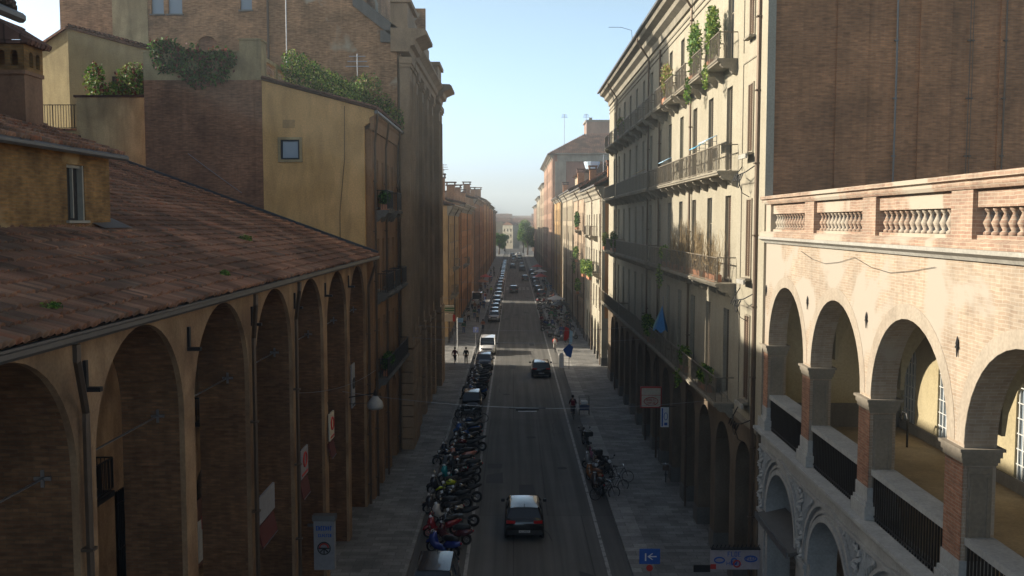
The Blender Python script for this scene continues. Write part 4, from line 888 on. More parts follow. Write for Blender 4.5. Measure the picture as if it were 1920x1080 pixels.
# ---------------------------------------------------------------- foliage
def leaves(blobs, n, size, seed=0, droop=0, mats=2, name='leaves'):
    rg = np.random.default_rng(seed); B = np.array(blobs, dtype=float); vol = (B[:, 3] * B[:, 4] * B[:, 5]); pr = vol / vol.sum()
    idx = rg.choice(len(B), n, p=pr); d = rg.normal(size=(n, 3)); d /= np.linalg.norm(d, axis=1)[:, None]; r = rg.uniform(.35, 1.05, n) ** .6
    P = B[idx, :3] + d * r[:, None] * B[idx, 3:6]; P += rg.normal(0, size * .6, (n, 3))
    a = rg.normal(size=(n, 3)); a[:, 2] -= droop; a /= np.linalg.norm(a, axis=1)[:, None]; c = rg.normal(size=(n, 3)); b_ = np.cross(a, c); b_ /= np.linalg.norm(b_, axis=1)[:, None]
    sz = size * rg.uniform(.6, 1.4, n)[:, None]
    V = np.stack([P - a * sz, P - b_ * sz * .6, P + a * sz, P + b_ * sz * .6], 1).reshape(-1, 3)
    return V, rg.integers(0, mats, n)
def plant(name, label, cat, blobs, n, size, mats, base=None, seed=0, droop=0, pots=None, trunk=None, parent=None, group=None):
    bl = np.array(blobs, dtype=float); base = base or (float(bl[:, 0].mean()), float(bl[:, 1].mean()), float((bl[:, 2] - bl[:, 5]).min()))
    root = thing(name, label, cat, base, group=group)
    V, mi = leaves(blobs, n, size, seed, droop, len(mats)); V = V - np.array(base)
    me = bpy.data.meshes.new('foliage'); me.from_pydata(V.tolist(), [], np.arange(len(V)).reshape(-1, 4).tolist())
    for m_ in mats: me.materials.append(m_)
    me.polygons.foreach_set('material_index', mi.astype(np.int32)); me.update()
    o = bpy.data.objects.new('crown' if trunk else 'foliage', me); COL.objects.link(o); o.parent = root
    if pots:
        s = MB()
        for (x, y, z, w, l) in pots: s.box(x - w/2, x + w/2, y - l/2, y + l/2, z, z + .28)
        s.build('planter', terracotta, root)
    if trunk:
        s = MB()
        for t_ in trunk: s.tube(t_[0], t_[1], 7)
        s.build('trunk', bark, root)
    return root
G3 = [leaf1, leaf2, leaf3]
plant('hanging_ivy', 'dark ivy spilling over the grey parapet of the brick wing', 'ivy', [(-17.5, 47.9, 23.1, .9, .35, .9), (-16.3, 47.85, 22.7, .9, .3, .95), (-15.1, 47.9, 22.6, .9, .3, .95), (-16, 47.8, 21.9, .6, .2, .5), (-14.5, 47.9, 23.0, .5, .3, .5), (-17.9, 48, 23.6, .6, .3, .4)], 3200, .09, [leaf3, leaf3, leaf1, leaf5], seed=1, droop=1)
plant('terrace_shrubs', 'sunlit green and reddish shrubs on the yellow rooftop terrace', 'shrub', [(-22.6, 51, 22.2, .6, .5, 1.1), (-20.6, 51, 22.2, .9, .6, 1.1), (-19.6, 51, 22.4, .7, .6, 1.2), (-21.6, 51, 21.8, .9, .5, .5), (-19.1, 50.8, 22.0, .3, .4, .8)], 3000, .09, [leaf2, leaf1, leaf1, leaf5], seed=2)
plant('roof_hedge', 'long clipped green hedge running along the roof edge in front of the church', 'hedge', [(-12.0 + .42 * k, 51.4 + .62 * k, 23.1 - .2 * k, .62, .5, 1.0) for k in range(12)], 9000, .07, [leaf1, leaf2, leaf3], seed=3, droop=.6)
plant('roof_shrub', 'loose yellow green bush at the far end of the roof hedge', 'bush', [(-8.6, 56, 22.6, .9, .7, .9), (-7.9, 57.4, 21.6, .7, .6, .9), (-9.4, 57.6, 23.0, .8, .6, .7)], 1800, .08, [leaf2, leaf4, leaf1], seed=4)
def bplant(label, y, z, h, l, mats, n=900, cat='balcony plant', x=8.35, seed=0, size=.075, dr=0, hang=0):
    bl = [(x, y + rnd.uniform(-.3, .3) * l, z + .35 + h * .5, .28, l * .45, h * .5), (x - .05, y - l * .25, z + .35 + h * .35, .25, l * .3, h * .35), (x, y + l * .2, z + .3 + h * .8, .2, l * .25, h * .25)]
    if hang: bl.append((x - .28, y, z - hang * .4, .12, l * .3, hang * .6))
    return plant('balcony_plant', label, cat, bl, n, size, mats, base=(x, y, z), seed=seed, droop=dr, pots=[(x, y, z + .003, .3, l * .8)])
bplant('tall climbing plant on the topmost balcony nearest the brick wall', 39.9, 21.2, 2.2, 1.3, [leaf2, leaf1, leaf2], 1500, seed=11, hang=1)
bplant('leafy climber on the topmost row, second balcony from the brick wall', 43.9, 21.2, 2.3, 1.5, [leaf2, leaf1, leaf1], 1500, seed=12, hang=1)
bplant('dry yellowish bush on the topmost row, midway along the cream block', 51.5, 21.2, 1.8, 2.0, [leaf4, leaf2, leaf4], 900, seed=13)
bplant('wispy dry shrub at the far end of the topmost balconies', 74, 21.2, 1.3, 1.5, [leaf4, leaf1], 500, seed=14)
for i, (y, h, lb) in enumerate(((39.0, 1.3, 'straw coloured dry twigs at the near corner of the third-row balcony'), (42.0, 1.7, 'bleached tangle of dry stems on the third-row balcony, second clump'), (45.2, 1.8, 'tall dry tangle beside the drainpipe on the third-row balcony'), (48.2, 1.4, 'thin dry stems at the shadow edge of the third-row balcony'))):
    t_ = thing('dry_shrub', lb, 'dry plant', (8.3, y, 12.25)); s = MB(); rg = random.Random(i)
    for k in range(70):
        p = Vector((8.35 + rg.uniform(-.15, .15), y + rg.uniform(-.9, .9), 12.5)); pts_ = [p]
        for j in range(5): p = p + Vector((rg.uniform(-.12, .1), rg.uniform(-.3, .3), rg.uniform(.1, .45) * h * .8)); pts_.append(p)
        s.tube(pts_, [.012, .01, .008, .007, .006, .004], 3)
    s.build('stems', leaf4, t_); s = MB(); s.box(8.2, 8.5, y - .9, y + .9, 12.26, 12.55); s.build('planter', terracotta, t_)
bplant('green trailing plant on the third-row balcony at the shadow edge', 51.5, 12.25, .8, 1.2, [leaf2, leaf1], 900, seed=15, hang=1.2)
bplant('yellow flowering bush at the far end of the third-row balcony', 83.5, 12.25, 1.2, 2.2, [leaf2, leaf4, leaf1], 900, x=8.2, seed=16)
bplant('dark round bush at the far end of the third-row balcony', 78, 12.25, 1.3, 2.0, [leaf3, leaf1], 900, x=8.3, seed=17)
bplant('spiky green row of plants on the lowest balcony by the blue parasol', 57.5, 7.4, 1.2, 4.5, [leaf1, leaf3, leaf2], 1600, seed=18)
bplant('pale green plant on the lowest balcony where the light hits', 45.5, 7.4, .9, 1.3, [leaf2, leaf1], 800, seed=19, hang=.8)
bplant('dark bushy plant on the lowest balcony near the iron flower holder', 40.4, 7.4, .7, 1.8, [leaf3, leaf1, leaf2], 900, seed=20)
bplant('big green bush on the second floor balcony of the pale cream block', 99, 8.7, 1.6, 4.5, G3, 1500, x=8.0, seed=21, size=.12)
bplant('tree-like bush hanging over the pale cream block balcony', 107.5, 8.5, 1.6, 3.5, [leaf2, leaf1], 1000, x=8.0, seed=22, size=.12)
bplant('round potted tree on the upper balcony of the peach block', 119.5, 13.8, 1.8, 2.5, [leaf3, leaf1], 900, x=8.1, seed=23, size=.12)
bplant('climber dangling from the middle balcony of the peach block', 121, 9.6, 1.6, 2.6, [leaf3, leaf1, leaf2], 900, x=8.1, seed=24, size=.12, hang=1.5)
bplant('bright plant on the lowest balcony of the peach block', 118, 5.7, 1.5, 2.5, [leaf2, leaf1], 800, x=8.1, seed=25, size=.12)
bplant('dark trailing plants on the first balcony of the yellow gable house', 50, 15.35, .7, 1.4, [leaf3, leaf1], 400, x=-6.85, seed=26)
bplant('dark potted plants on the lowest balcony of the yellow gable house', 50.5, 6.45, .8, 2.2, [leaf3, leaf1], 600, x=-6.85, seed=27)
for (x, y, z, r, sd_, lb) in ((-7.6, 15.2, 13.3, .16, 31, 'small weed sprouting from the near edge of the clay roof'), (-9.6, 33.5, 14.1, .22, 32, 'tuft of green weed in the middle of the clay roof'), (-7.6, 24.5, 13.35, .12, 33, 'tiny weed in the gutter above the arches')):
    plant('roof_weed', lb, 'weed', [(x, y, z, r, r * 1.3, r * .6)], 260, .035, [leaf1, leaf2], seed=sd_)
for i, (x, y, r, h, lb) in enumerate(((6.2, 418, 3.6, 15, 'large green street tree at the far right end of the street'), (8.8, 395, 2.8, 13, 'second green tree behind the far right palazzi'), (4.6, 450, 2.6, 12, 'smaller tree beside the bright end building'), (-6.6, 425, 2.2, 10, 'dark tree at the far left end of the street'), (-4.6, 470, 2.0, 8.5, 'low bushy tree left of the bright end building'))):
    rg = random.Random(i); bl = [(x + rg.uniform(-.7, .7) * r, y + rg.uniform(-.7, .7) * r, h * .62 + rg.uniform(-.32, .32) * h, r * rg.uniform(.4, .65), r * .55, r * rg.uniform(.4, .6)) for _ in range(9)]
    plant('street_tree', lb, 'tree', bl, 3500, .3, [leaf1, leaf2, leaf1], base=(x, y, 0), seed=40 + i, trunk=[([(x, y, 0), (x + .2, y, h * .3), (x, y, h * .75)], [.4, .3, .1]), ([(x, y, h * .3), (x + r*.5, y, h * .6)], [.2, .06]), ([(x, y, h * .3), (x - r*.5, y, h * .65)], [.2, .06])])

# ---------------------------------------------------------------- cars
PAINT = {}
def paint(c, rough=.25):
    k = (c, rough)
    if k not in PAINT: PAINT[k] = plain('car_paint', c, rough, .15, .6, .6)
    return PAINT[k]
car_glass = glass('car_glass', (.02, .025, .03), .04); lens_r = plain('red_lens', (.45, .01, .01), .2); lens_w = plain('clear_lens', (.7, .72, .75), .12); plate_m = plain('plate_white', (.6, .6, .58), .5)
def glyphs(b, mp, u0, u1, v0, v1, n, w, seed=0, mi=0, t=.14):
    rg = random.Random(seed); cw = (u1 - u0) / n; h = v1 - v0
    for i in range(n):
        a = u0 + cw * (i + .12); e = u0 + cw * (i + .88); s_ = h * t; q = lambda x0, x1, z0, z1: b.mbox(mp, x0, x1, w - .004, w, z0, z1, mi)
        k = rg.randrange(5); q(a, a + s_, v0, v1)
        if k in (0, 1, 3): q(a + s_, e, v1 - s_, v1)
        if k in (0, 2, 3): q(a + s_, e, v0, v0 + s_)
        if k in (1, 3, 4): q(a + s_, e - s_, v0 + h*.44, v0 + h*.44 + s_)
        if k in (0, 4): q(e - s_, e, v0 + s_, v1 - s_)
def make_car(label, col, kind='hatch', L=4.2, Wd=1.78, H=1.48, group=None, roofc=None, detail=True):
    root = thing({'van': 'delivery_van'}.get(kind, 'car'), label, 'van' if kind == 'van' else 'car', group=group); p = paint(col); h = L / 2; w = Wd / 2
    belt = {'hatch': .92, 'suv': 1.05, 'van': 1.15, 'sedan': .88}[kind]
    st = {'hatch': [(-h, .82, .38, .78), (-h + .1, .93, .28, .95), (-h + .8, 1, .2, 1.0), (-.3, 1, .19, .98), (.9, 1, .2, .95), (h - .55, .97, .22, .82), (h - .12, .86, .28, .66), (h, .74, .36, .55)],
          'suv': [(-h, .84, .4, .9), (-h + .1, .94, .3, 1.08), (-h + .7, 1, .24, 1.1), (-.3, 1, .22, 1.08), (.95, 1, .24, 1.04), (h - .5, .97, .26, .95), (h - .1, .88, .32, .78), (h, .78, .4, .62)],
          'sedan': [(-h, .82, .38, .8), (-h + .12, .93, .28, .95), (-h + .9, 1, .2, .96), (-.3, 1, .19, .95), (.9, 1, .2, .92), (h - .55, .97, .22, .8), (h - .12, .86, .28, .64), (h, .74, .36, .52)],
          'van': [(-h, .92, .38, 1.1), (-h + .08, .97, .28, 1.15), (-h + .8, 1, .22, 1.15), (-.3, 1, .2, 1.15), (.9, 1, .22, 1.12), (h - .6, .97, .24, 1.02), (h - .14, .88, .3, .78), (h, .78, .38, .58)]}[kind]
    b = MB(); b.smooth = True; rings = []
    for (y, sw, zl, zt) in st:
        W2 = w * sw; r = [(W2*.86, y, zl), (W2, y, zl + .16), (W2*1.0, y, (zl + zt)/2), (W2*.985, y, zt - .13), (W2*.9, y, zt - .02), (W2*.5, y, zt + .02), (0, y, zt + .03)]
        rings.append(r + [(-x, yy, z) for (x, yy, z) in r[-2::-1]])
    n = len(rings[0]); base = 0
    for r in rings: b.v += r
    for i in range(len(rings) - 1):
        for k in range(n): l = (k + 1) % n; b.f.append((i*n + k, i*n + l, (i+1)*n + l, (i+1)*n + k)); b.m.append(0)
    b.f.append(tuple(range(n))[::-1]); b.f.append(tuple(range((len(rings)-1)*n, len(rings)*n))); b.m += [0, 0]
    bo = b.build('body', p, root, local=True)
    g = {'hatch': (-h + .12, -h + .55, .45, 1.15), 'suv': (-h + .15, -h + .6, .4, 1.15), 'sedan': (-h + .75, -h + 1.35, .3, 1.05), 'van': (-h + .05, -h + .15, .75, 1.45)}[kind]
    zb = {'hatch': .97, 'suv': 1.07, 'sedan': .93, 'van': 1.12}[kind]; wb_ = w * .9; wt = w * (.72 if kind != 'van' else .84)
    B4 = [(-wb_, g[0], zb), (wb_, g[0], zb), (wb_, g[3], zb - .04), (-wb_, g[3], zb - .04)]; T4 = [(-wt, g[1], H - .06), (wt, g[1], H - .06), (wt, g[2], H - .05), (-wt, g[2], H - .05)]
    gl = MB(); solid = kind == 'van'
    for i in range(4): j = (i + 1) % 4; gl.face([B4[i], B4[j], T4[j], T4[i]])
    gl.build('window', car_glass, root, local=True)
    rf_ = MB(); rf_.smooth = True; m = 7; grid = []
    for i in range(5):
        t = i / 4; y = g[1] - .03 + (g[2] - g[1] + .06) * t; crown = .05 * sin(pi * t) ** .5 if 0 < t < 1 else 0
        for k in range(m): s_ = -1 + 2*k/(m-1); grid.append((wt * 1.02 * s_, y, H - .06 + (crown + .03) * (1 - s_**4)))
    rf_.v = grid
    for i in range(4):
        for k in range(m - 1): rf_.f.append((i*m + k, i*m + k + 1, (i+1)*m + k + 1, (i+1)*m + k)); rf_.m.append(0)
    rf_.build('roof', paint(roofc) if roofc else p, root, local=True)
    pl = MB()
    for i in range(4): pl.tube([B4[i], T4[i]], .045, 5)
    for s_ in (-1, 1):
        pl.tube([(s_*wt*1.01, g[1], H - .05), (s_*wt*1.01, g[2], H - .04)], .035, 5)
        ym = (g[1] + g[2]) / 2 + .15; pl.tube([(s_*wb_*1.0, ym, zb), (s_*wt*1.01, ym, H - .06)], .035, 4)
        if kind == 'van':
            sp_ = MB(); sp_.face([(s_*(wb_+.01), g[0], zb), (s_*(wb_+.01), ym, zb), (s_*(wt+.012), ym, H - .06), (s_*(wt+.012), g[1], H - .06)]); sp_.build('side_panel', p, root, local=True)
    pl.build('pillars', p, root, local=True)
    for (sx, yy) in ((-1, -h + .78), (1, -h + .78), (-1, h - .82), (1, h - .82)):
        wm = MB(); R_ = .33; x0 = sx * (w - .21); x1 = sx * (w + .005)
        wm.tube([(x0, yy, R_), (x1 - sx*.03, yy, R_), (x1, yy, R_)], [R_, R_, R_ - .03], 18, 0); wm.tube([(x1 - sx * .01, yy, R_), (x1 + sx * .012, yy, R_)], [.2, .18], 10, 1)
        wm.build('wheel', [tyre, steel], root, local=True)
        wa = MB(); wa.tube([(sx * (w - .12), yy, R_ + .02), (sx * (w * .997 + .0), yy, R_ + .02)], .385, 18); wa.build('wheel_arch', black_m, root, local=True)
    if detail:
        zf = {'hatch': .6, 'suv': .74, 'sedan': .6, 'van': .78}[kind]; zr = {'hatch': .84, 'suv': .95, 'sedan': .8, 'van': .95}[kind]
        for s_ in (-1, 1):
            c = MB(); a, e = sorted((s_*w*.5, s_*w*.84)); c.box(a, e, h - .2, h - .02, zf - .07, zf + .07); c.build('headlight', lens_w, root, local=True, bevel=.02)
            c = MB(); a, e = sorted((s_*w*.46, s_*w*.9)); c.box(a, e, -h - .015, -h + .1, zr - .07, zr + .05); c.build('tail_light', lens_r, root, local=True)
            c = MB(); a, e = sorted((s_*(w + .01), s_*(w + .19))); c.box(a, e, g[3] - .42, g[3] - .3, zb - .02, zb + .13); c.build('mirror', black_m, root, local=True, bevel=.03)
        c = MB(); c.box(-.48, .48, h - .1, h + .01, zf - .12, zf + .03); c.box(-w*.7, w*.7, h - .12, h - .005, .3, .42); c.build('grille', black_m, root, local=True)
        c = MB(); c.box(-w*.88, w*.88, -h - .03, -h + .05, .34, .56); c.build('bumper', p if kind != 'suv' else black_m, root, local=True, bevel=.02)
        c = MB(); c.box(-w*.44, w*.44, -h - .02, -h + .04, zr - .01, zr + .015); c.build('trim_strip', chrome, root, local=True)
        for yy, nm in ((-h - .04, 0), (h + .015, 1)):
            c = MB(); c.box(-.26, .26, yy, yy + .015, .46 + (0 if nm else .0), .57, 0); mpp = lambda u, v, ww, yy=yy, nm=nm: (u, yy - ww if not nm else yy + .015 + ww, v)
            glyphs(c, lambda u, v, ww, yy=yy, nm=nm: (u, (yy - .001 + ww) if not nm else (yy + .016 - ww), v), -.22, .22, .475, .555, 7, 0, 5, 1); c.build('number_plate', [plate_m, black_m], root, local=True)
        c = MB(); c.tube([(0, g[1] + .15, H), (0, g[1] + .1, H + .1)], [.025, .01], 4); c.build('aerial', black_m, root, local=True)
    return root
def at(o, x, y, z=0, rz=0): o.location = (x, y, z); o.rotation_euler = (0, 0, R(rz)); return o
BLK, GRY, SIL, WHT, NVY, RED, DGR = (.012, .012, .014), (.09, .095, .1), (.4, .41, .42), (.75, .76, .76), (.02, .035, .08), (.25, .02, .02), (.04, .045, .05)
at(make_car('black sport utility car driving away nearest the viewer, red tail lights', BLK, 'suv', 4.1, 1.84, 1.5, roofc=(.05, .055, .065)), .5, 44.1)
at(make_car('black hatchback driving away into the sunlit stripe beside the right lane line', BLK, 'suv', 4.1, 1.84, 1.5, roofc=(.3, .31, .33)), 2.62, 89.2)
at(make_car('dark olive car driving away alone in the middle of the road ahead', (.05, .05, .04), 'hatch', 4.0, 1.8, 1.55, roofc=(.2, .2, .18)), .05, 195)
at(make_car('dark car farther ahead, close to the right lane line', DGR, 'hatch', 4.2, 1.8, 1.55), 2.9, 234)
far_c = 'distant cars queueing in the street'
for i, (x, y, c, k, lb) in enumerate(((-.3, 296, DGR, 'suv', 'dark car in the left lane of the far queue, first of the queue'), (2.6, 282, GRY, 'hatch', 'grey car of the far queue beside the right kerb, first of the queue'), (2.7, 303, SIL, 'suv', 'pale car right behind the grey one in the far queue'), (0, 345, WHT, 'hatch', 'white car in the far queue, left lane'), (2.4, 352, SIL, 'hatch', 'silver car in the far queue, right lane'), (.2, 372, GRY, 'van', 'grey van in the far queue'), (2.5, 380, WHT, 'van', 'white van in the far queue, right lane'), (-.5, 398, SIL, 'suv', 'silver car near the end of the far queue'), (1.8, 410, WHT, 'suv', 'last white car of the far queue'))):
    at(make_car(lb, c, k, 4.3, 1.8, 1.55, group=far_c, detail=False), x, y)
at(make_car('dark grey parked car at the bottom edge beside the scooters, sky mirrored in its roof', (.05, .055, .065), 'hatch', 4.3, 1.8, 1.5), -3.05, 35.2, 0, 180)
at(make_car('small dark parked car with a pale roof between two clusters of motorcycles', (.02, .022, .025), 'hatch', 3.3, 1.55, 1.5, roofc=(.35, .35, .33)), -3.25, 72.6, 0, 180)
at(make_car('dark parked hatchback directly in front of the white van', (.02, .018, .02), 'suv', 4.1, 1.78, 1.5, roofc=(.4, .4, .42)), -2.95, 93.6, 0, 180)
at(make_car('white parked delivery van facing the viewer, two open lights and dark windscreen', (.8, .8, .8), 'van', 4.6, 1.85, 1.85), -2.9, 104.6, 0, 180)
pk = ((138.6, SIL, 'suv', 'silver car, first of the parked row past the cyclist'), (144.6, (.35, .4, .45), 'hatch', 'pale blue grey car, second of the parked row'), (152, SIL, 'hatch', 'silver hatchback, third of the parked row'), (159, WHT, 'hatch', 'white car, fourth of the parked row, at the sunlit stripe'), (168, (.3, .35, .4), 'hatch', 'light steel car just past the sunlit stripe'), (178, WHT, 'suv', 'white car, sixth of the parked row'), (187, SIL, 'hatch', 'silver car beside the person in the green vest'), (199, GRY, 'suv', 'grey parked car two cars past the green vest'), (209, RED, 'hatch', 'dark red parked car on the left'), (221, WHT, 'hatch', 'bright white parked car half way down the row'), (231, WHT, 'suv', 'second bright white parked car half way down the row'))
for (y, c, k, lb) in pk: at(make_car(lb, c, k, 4.1, 1.76, 1.5, group='cars parked along the left kerb'), -3.0 + rnd.uniform(-.15, .1), y, 0, 180)
y = 241
while y < 330:
    at(make_car('small hazy parked car in the far part of the left row', rnd.choice([SIL, WHT, GRY, DGR]), rnd.choice(['hatch', 'suv']), 4.1, 1.76, 1.5, group='far cars parked along the left kerb', detail=False), -3.0, y, 0, 180); y += rnd.uniform(6.5, 9)
at(make_car('dark red car parked at the right kerb past the scooters', (.08, .02, .02), 'hatch', 4.1, 1.76, 1.5, group='cars parked along the right kerb'), 5.4, 184)
at(make_car('pale van parked on the left pavement behind the pedestrians', (.6, .56, .5), 'van', 5.0, 1.9, 2.3), -6.4, 165, .14)
for i, (y, c) in enumerate(((196, DGR), (212, GRY), (226, NVY), (243, SIL), (262, DGR))):
    at(make_car(['dark car behind the dark red one at the right kerb', 'grey car at the right kerb, third past the scooters', 'navy car at the right kerb, fourth past the scooters', 'silver car at the right kerb, fifth past the scooters', 'dark car, last clear one at the right kerb'][i], c, 'hatch', 4.1, 1.76, 1.5, group='cars parked along the right kerb', detail=False), 5.2, y)

# ---------------------------------------------------------------- two-wheelers (front = +y)
def wheel(root, y, r, wd=.05, name='wheel', spoke=True, rim=steel):
    s = MB(); s.ring((0, y, r), r - wd, wd, 'x', 20, 0, 6); s.ring((0, y, r), r - wd*2.1, wd*.35, 'x', 16, 1, 4); s.tube([(-wd*.9, y, r), (wd*.9, y, r)], .045, 8, 1)
    if spoke:
        for k in range(6): a = pi*k/3; s.tube([(0, y, r), (0, y + (r - wd*2)*cos(a), r + (r - wd*2)*sin(a))], .009, 3, 1)
    return s.build(name, [tyre, rim], root, local=True)
def scooter(label, col, seat=(.02, .02, .02), case=False, screen=False, rim=steel, col2=None, group='scooters and motorcycles parked along the left kerb'):
    root = thing('scooter', label, 'scooter', group=group); p = paint(col); p2 = paint(col2) if col2 else p
    wheel(root, .66, .27, .055, 'front_wheel', rim=rim); wheel(root, -.6, .26, .06, 'rear_wheel', rim=rim)
    s = MB(); s.smooth = True                            # leg shield, floor and rear body
    s.tube([(0, .5, .98), (0, .56, .75), (0, .5, .5), (0, .36, .36), (0, .1, .3), (0, -.15, .33)], [.12, .2, .21, .18, .16, .17], 10)
    s.tube([(0, -.1, .42), (0, -.3, .56), (0, -.6, .6), (0, -.88, .66)], [.15, .2, .19, .09], 10); s.build('body', p, root, local=True)
    s = MB(); s.smooth = True; s.tube([(0, .42, .58), (0, .62, .6), (0, .86, .5), (0, .94, .4)], [.07, .09, .08, .04], 8); s.build('front_mudguard', p2, root, local=True)
    s = MB(); s.smooth = True; s.tube([(0, .02, .76), (0, -.2, .8), (0, -.5, .81), (0, -.8, .86)], [.1, .15, .14, .09], 9); s.build('seat', (black_m if seat == (.02, .02, .02) else plain('tan_seat_vinyl', seat, .6)), root, local=True)
    s = MB(); s.tube([(-.34, .36, 1.04), (-.2, .46, 1.08), (.2, .46, 1.08), (.34, .36, 1.04)], .02, 6); s.tube([(-.42, .35, 1.04), (-.3, .38, 1.05)], .03, 6); s.tube([(.3, .38, 1.05), (.42, .35, 1.04)], .03, 6); s.build('handlebar', black_m, root, local=True)
    for sg in (-1, 1):
        s = MB(); s.tube([(sg*.24, .43, 1.08), (sg*.36, .47, 1.26)], .01, 4); s.tube([(sg*.37, .46, 1.28), (sg*.37, .49, 1.28)], .06, 8); s.build('mirror', chrome, root, local=True)
    s = MB(); s.tube([(0, .52, 1.0), (0, .63, .98)], [.09, .075], 10); s.build('headlight', lens_w, root, local=True)
    s = MB(); s.tube([(0, -.9, .68), (0, -.95, .67)], .05, 8); s.build('tail_light', lens_r, root, local=True)
    s = MB()
    for sg in (-1, 1): s.tube([(sg*.07, .66, .27), (sg*.07, .54, .62)], .022, 5)
    s.tube([(.16, -.3, .3), (.18, -.8, .36)], [.04, .06], 6); s.tube([(-.1, -.02, .3), (-.16, -.05, .02)], .015, 4); s.tube([(.1, -.02, .3), (.16, -.05, .02)], .015, 4); s.build('fork_and_exhaust', M.get('dull_alloy') or plain('dull_alloy', (.09, .09, .09), .45, .5), root, local=True)
    if case: s = MB(); s.box(-.21, .21, -1.15, -.78, .84, 1.14); s.build('top_case', black_m, root, local=True, bevel=.06)
    if screen: s = MB(); s.smooth = True; s.face([(-.22, .55, 1.1), (.22, .55, 1.1), (.17, .42, 1.5), (-.17, .42, 1.5)]); s.build('windscreen', glass_sky, root, local=True)
    return root
def motorcycle(label, col, case=False, group='scooters and motorcycles parked along the left kerb'):
    root = thing('motorcycle', label, 'motorcycle', group=group); p = paint(col); wheel(root, .74, .31, .055, 'front_wheel'); wheel(root, -.68, .31, .07, 'rear_wheel')
    s = MB(); s.smooth = True; s.tube([(0, .42, .86), (0, .2, .92), (0, -.12, .84)], [.1, .17, .1], 9); s.tube([(0, .5, .85), (0, .58, .8)], [.12, .1], 8); s.build('tank', p, root, local=True)
    s = MB(); s.smooth = True; s.tube([(0, -.1, .8), (0, -.4, .82), (0, -.75, .92), (0, -.95, .97)], [.1, .13, .1, .05], 8); s.build('seat', black_m, root, local=True)
    s = MB(); s.box(-.16, .16, -.15, .32, .3, .66); s.tube([(.17, .2, .35), (.2, -.7, .42)], [.04, .07], 6)
    for sg in (-1, 1): s.tube([(sg*.09, .74, .31), (sg*.08, .48, .98)], .028, 6); s.tube([(sg*.08, -.1, .5), (sg*.09, -.68, .31)], .03, 5)
    s.build('engine_and_frame', plain('dull_alloy', (.09, .09, .09), .45, .5) if 'dull_alloy' not in M else M['dull_alloy'], root, local=True)
    s = MB(); s.tube([(-.4, .3, 1.03), (-.15, .44, 1.03), (.15, .44, 1.03), (.4, .3, 1.03)], .02, 6); s.build('handlebar', black_m, root, local=True)
    for sg in (-1, 1):
        s = MB(); s.tube([(sg*.28, .38, 1.04), (sg*.36, .42, 1.2)], .01, 4); s.tube([(sg*.37, .41, 1.22), (sg*.37, .44, 1.22)], .055, 8); s.build('mirror', black_m, root, local=True)
    s = MB(); s.tube([(0, .52, .93), (0, .64, .91)], [.1, .085], 10); s.build('headlight', lens_w, root, local=True)
    s = MB(); s.smooth = True; s.tube([(0, .44, .62), (0, .74, .68), (0, 1.0, .55)], [.05, .075, .03], 7); s.build('front_mudguard', p, root, local=True)
    if case: s = MB(); s.box(-.24, .24, -1.2, -.78, .95, 1.28); s.build('top_case', black_m, root, local=True, bevel=.07)
    return root
def bicycle(label, col, basket=False, group='bicycles standing by the kerbs'):
    root = thing('bicycle', label, 'bicycle', group=group); wheel(root, .52, .34, .022, 'front_wheel'); wheel(root, -.52, .34, .022, 'rear_wheel')
    s = MB()
    for a, c in (((0, .3, .85), (0, -.02, .3)), ((0, -.02, .3), (0, -.18, .82)), ((0, -.15, .72), (0, .33, .78)), ((0, -.18, .75), (0, -.52, .34)), ((0, -.02, .3), (0, -.52, .34)), ((0, .3, .9), (0, .52, .34))): s.tube([a, c], .018, 5)
    s.tube([(0, .29, .85), (0, .26, .98)], .014, 5); s.build('frame', paint(col), root, local=True)
    s = MB(); s.tube([(-.28, .12, 1.0), (-.2, .27, .99), (.2, .27, .99), (.28, .12, 1.0)], .014, 5); s.build('handlebar', chrome, root, local=True)
    s = MB(); s.tube([(0, -.05, .86), (0, -.32, .88)], [.03, .08], 6); s.tube([(-.1, .0, .3), (.1, -.05, .3)], .02, 4); s.build('saddle', black_m, root, local=True)
    if basket: s = MB(); s.box(-.17, .17, .4, .7, .72, .96); s.build('basket', bark, root, local=True)
    return root
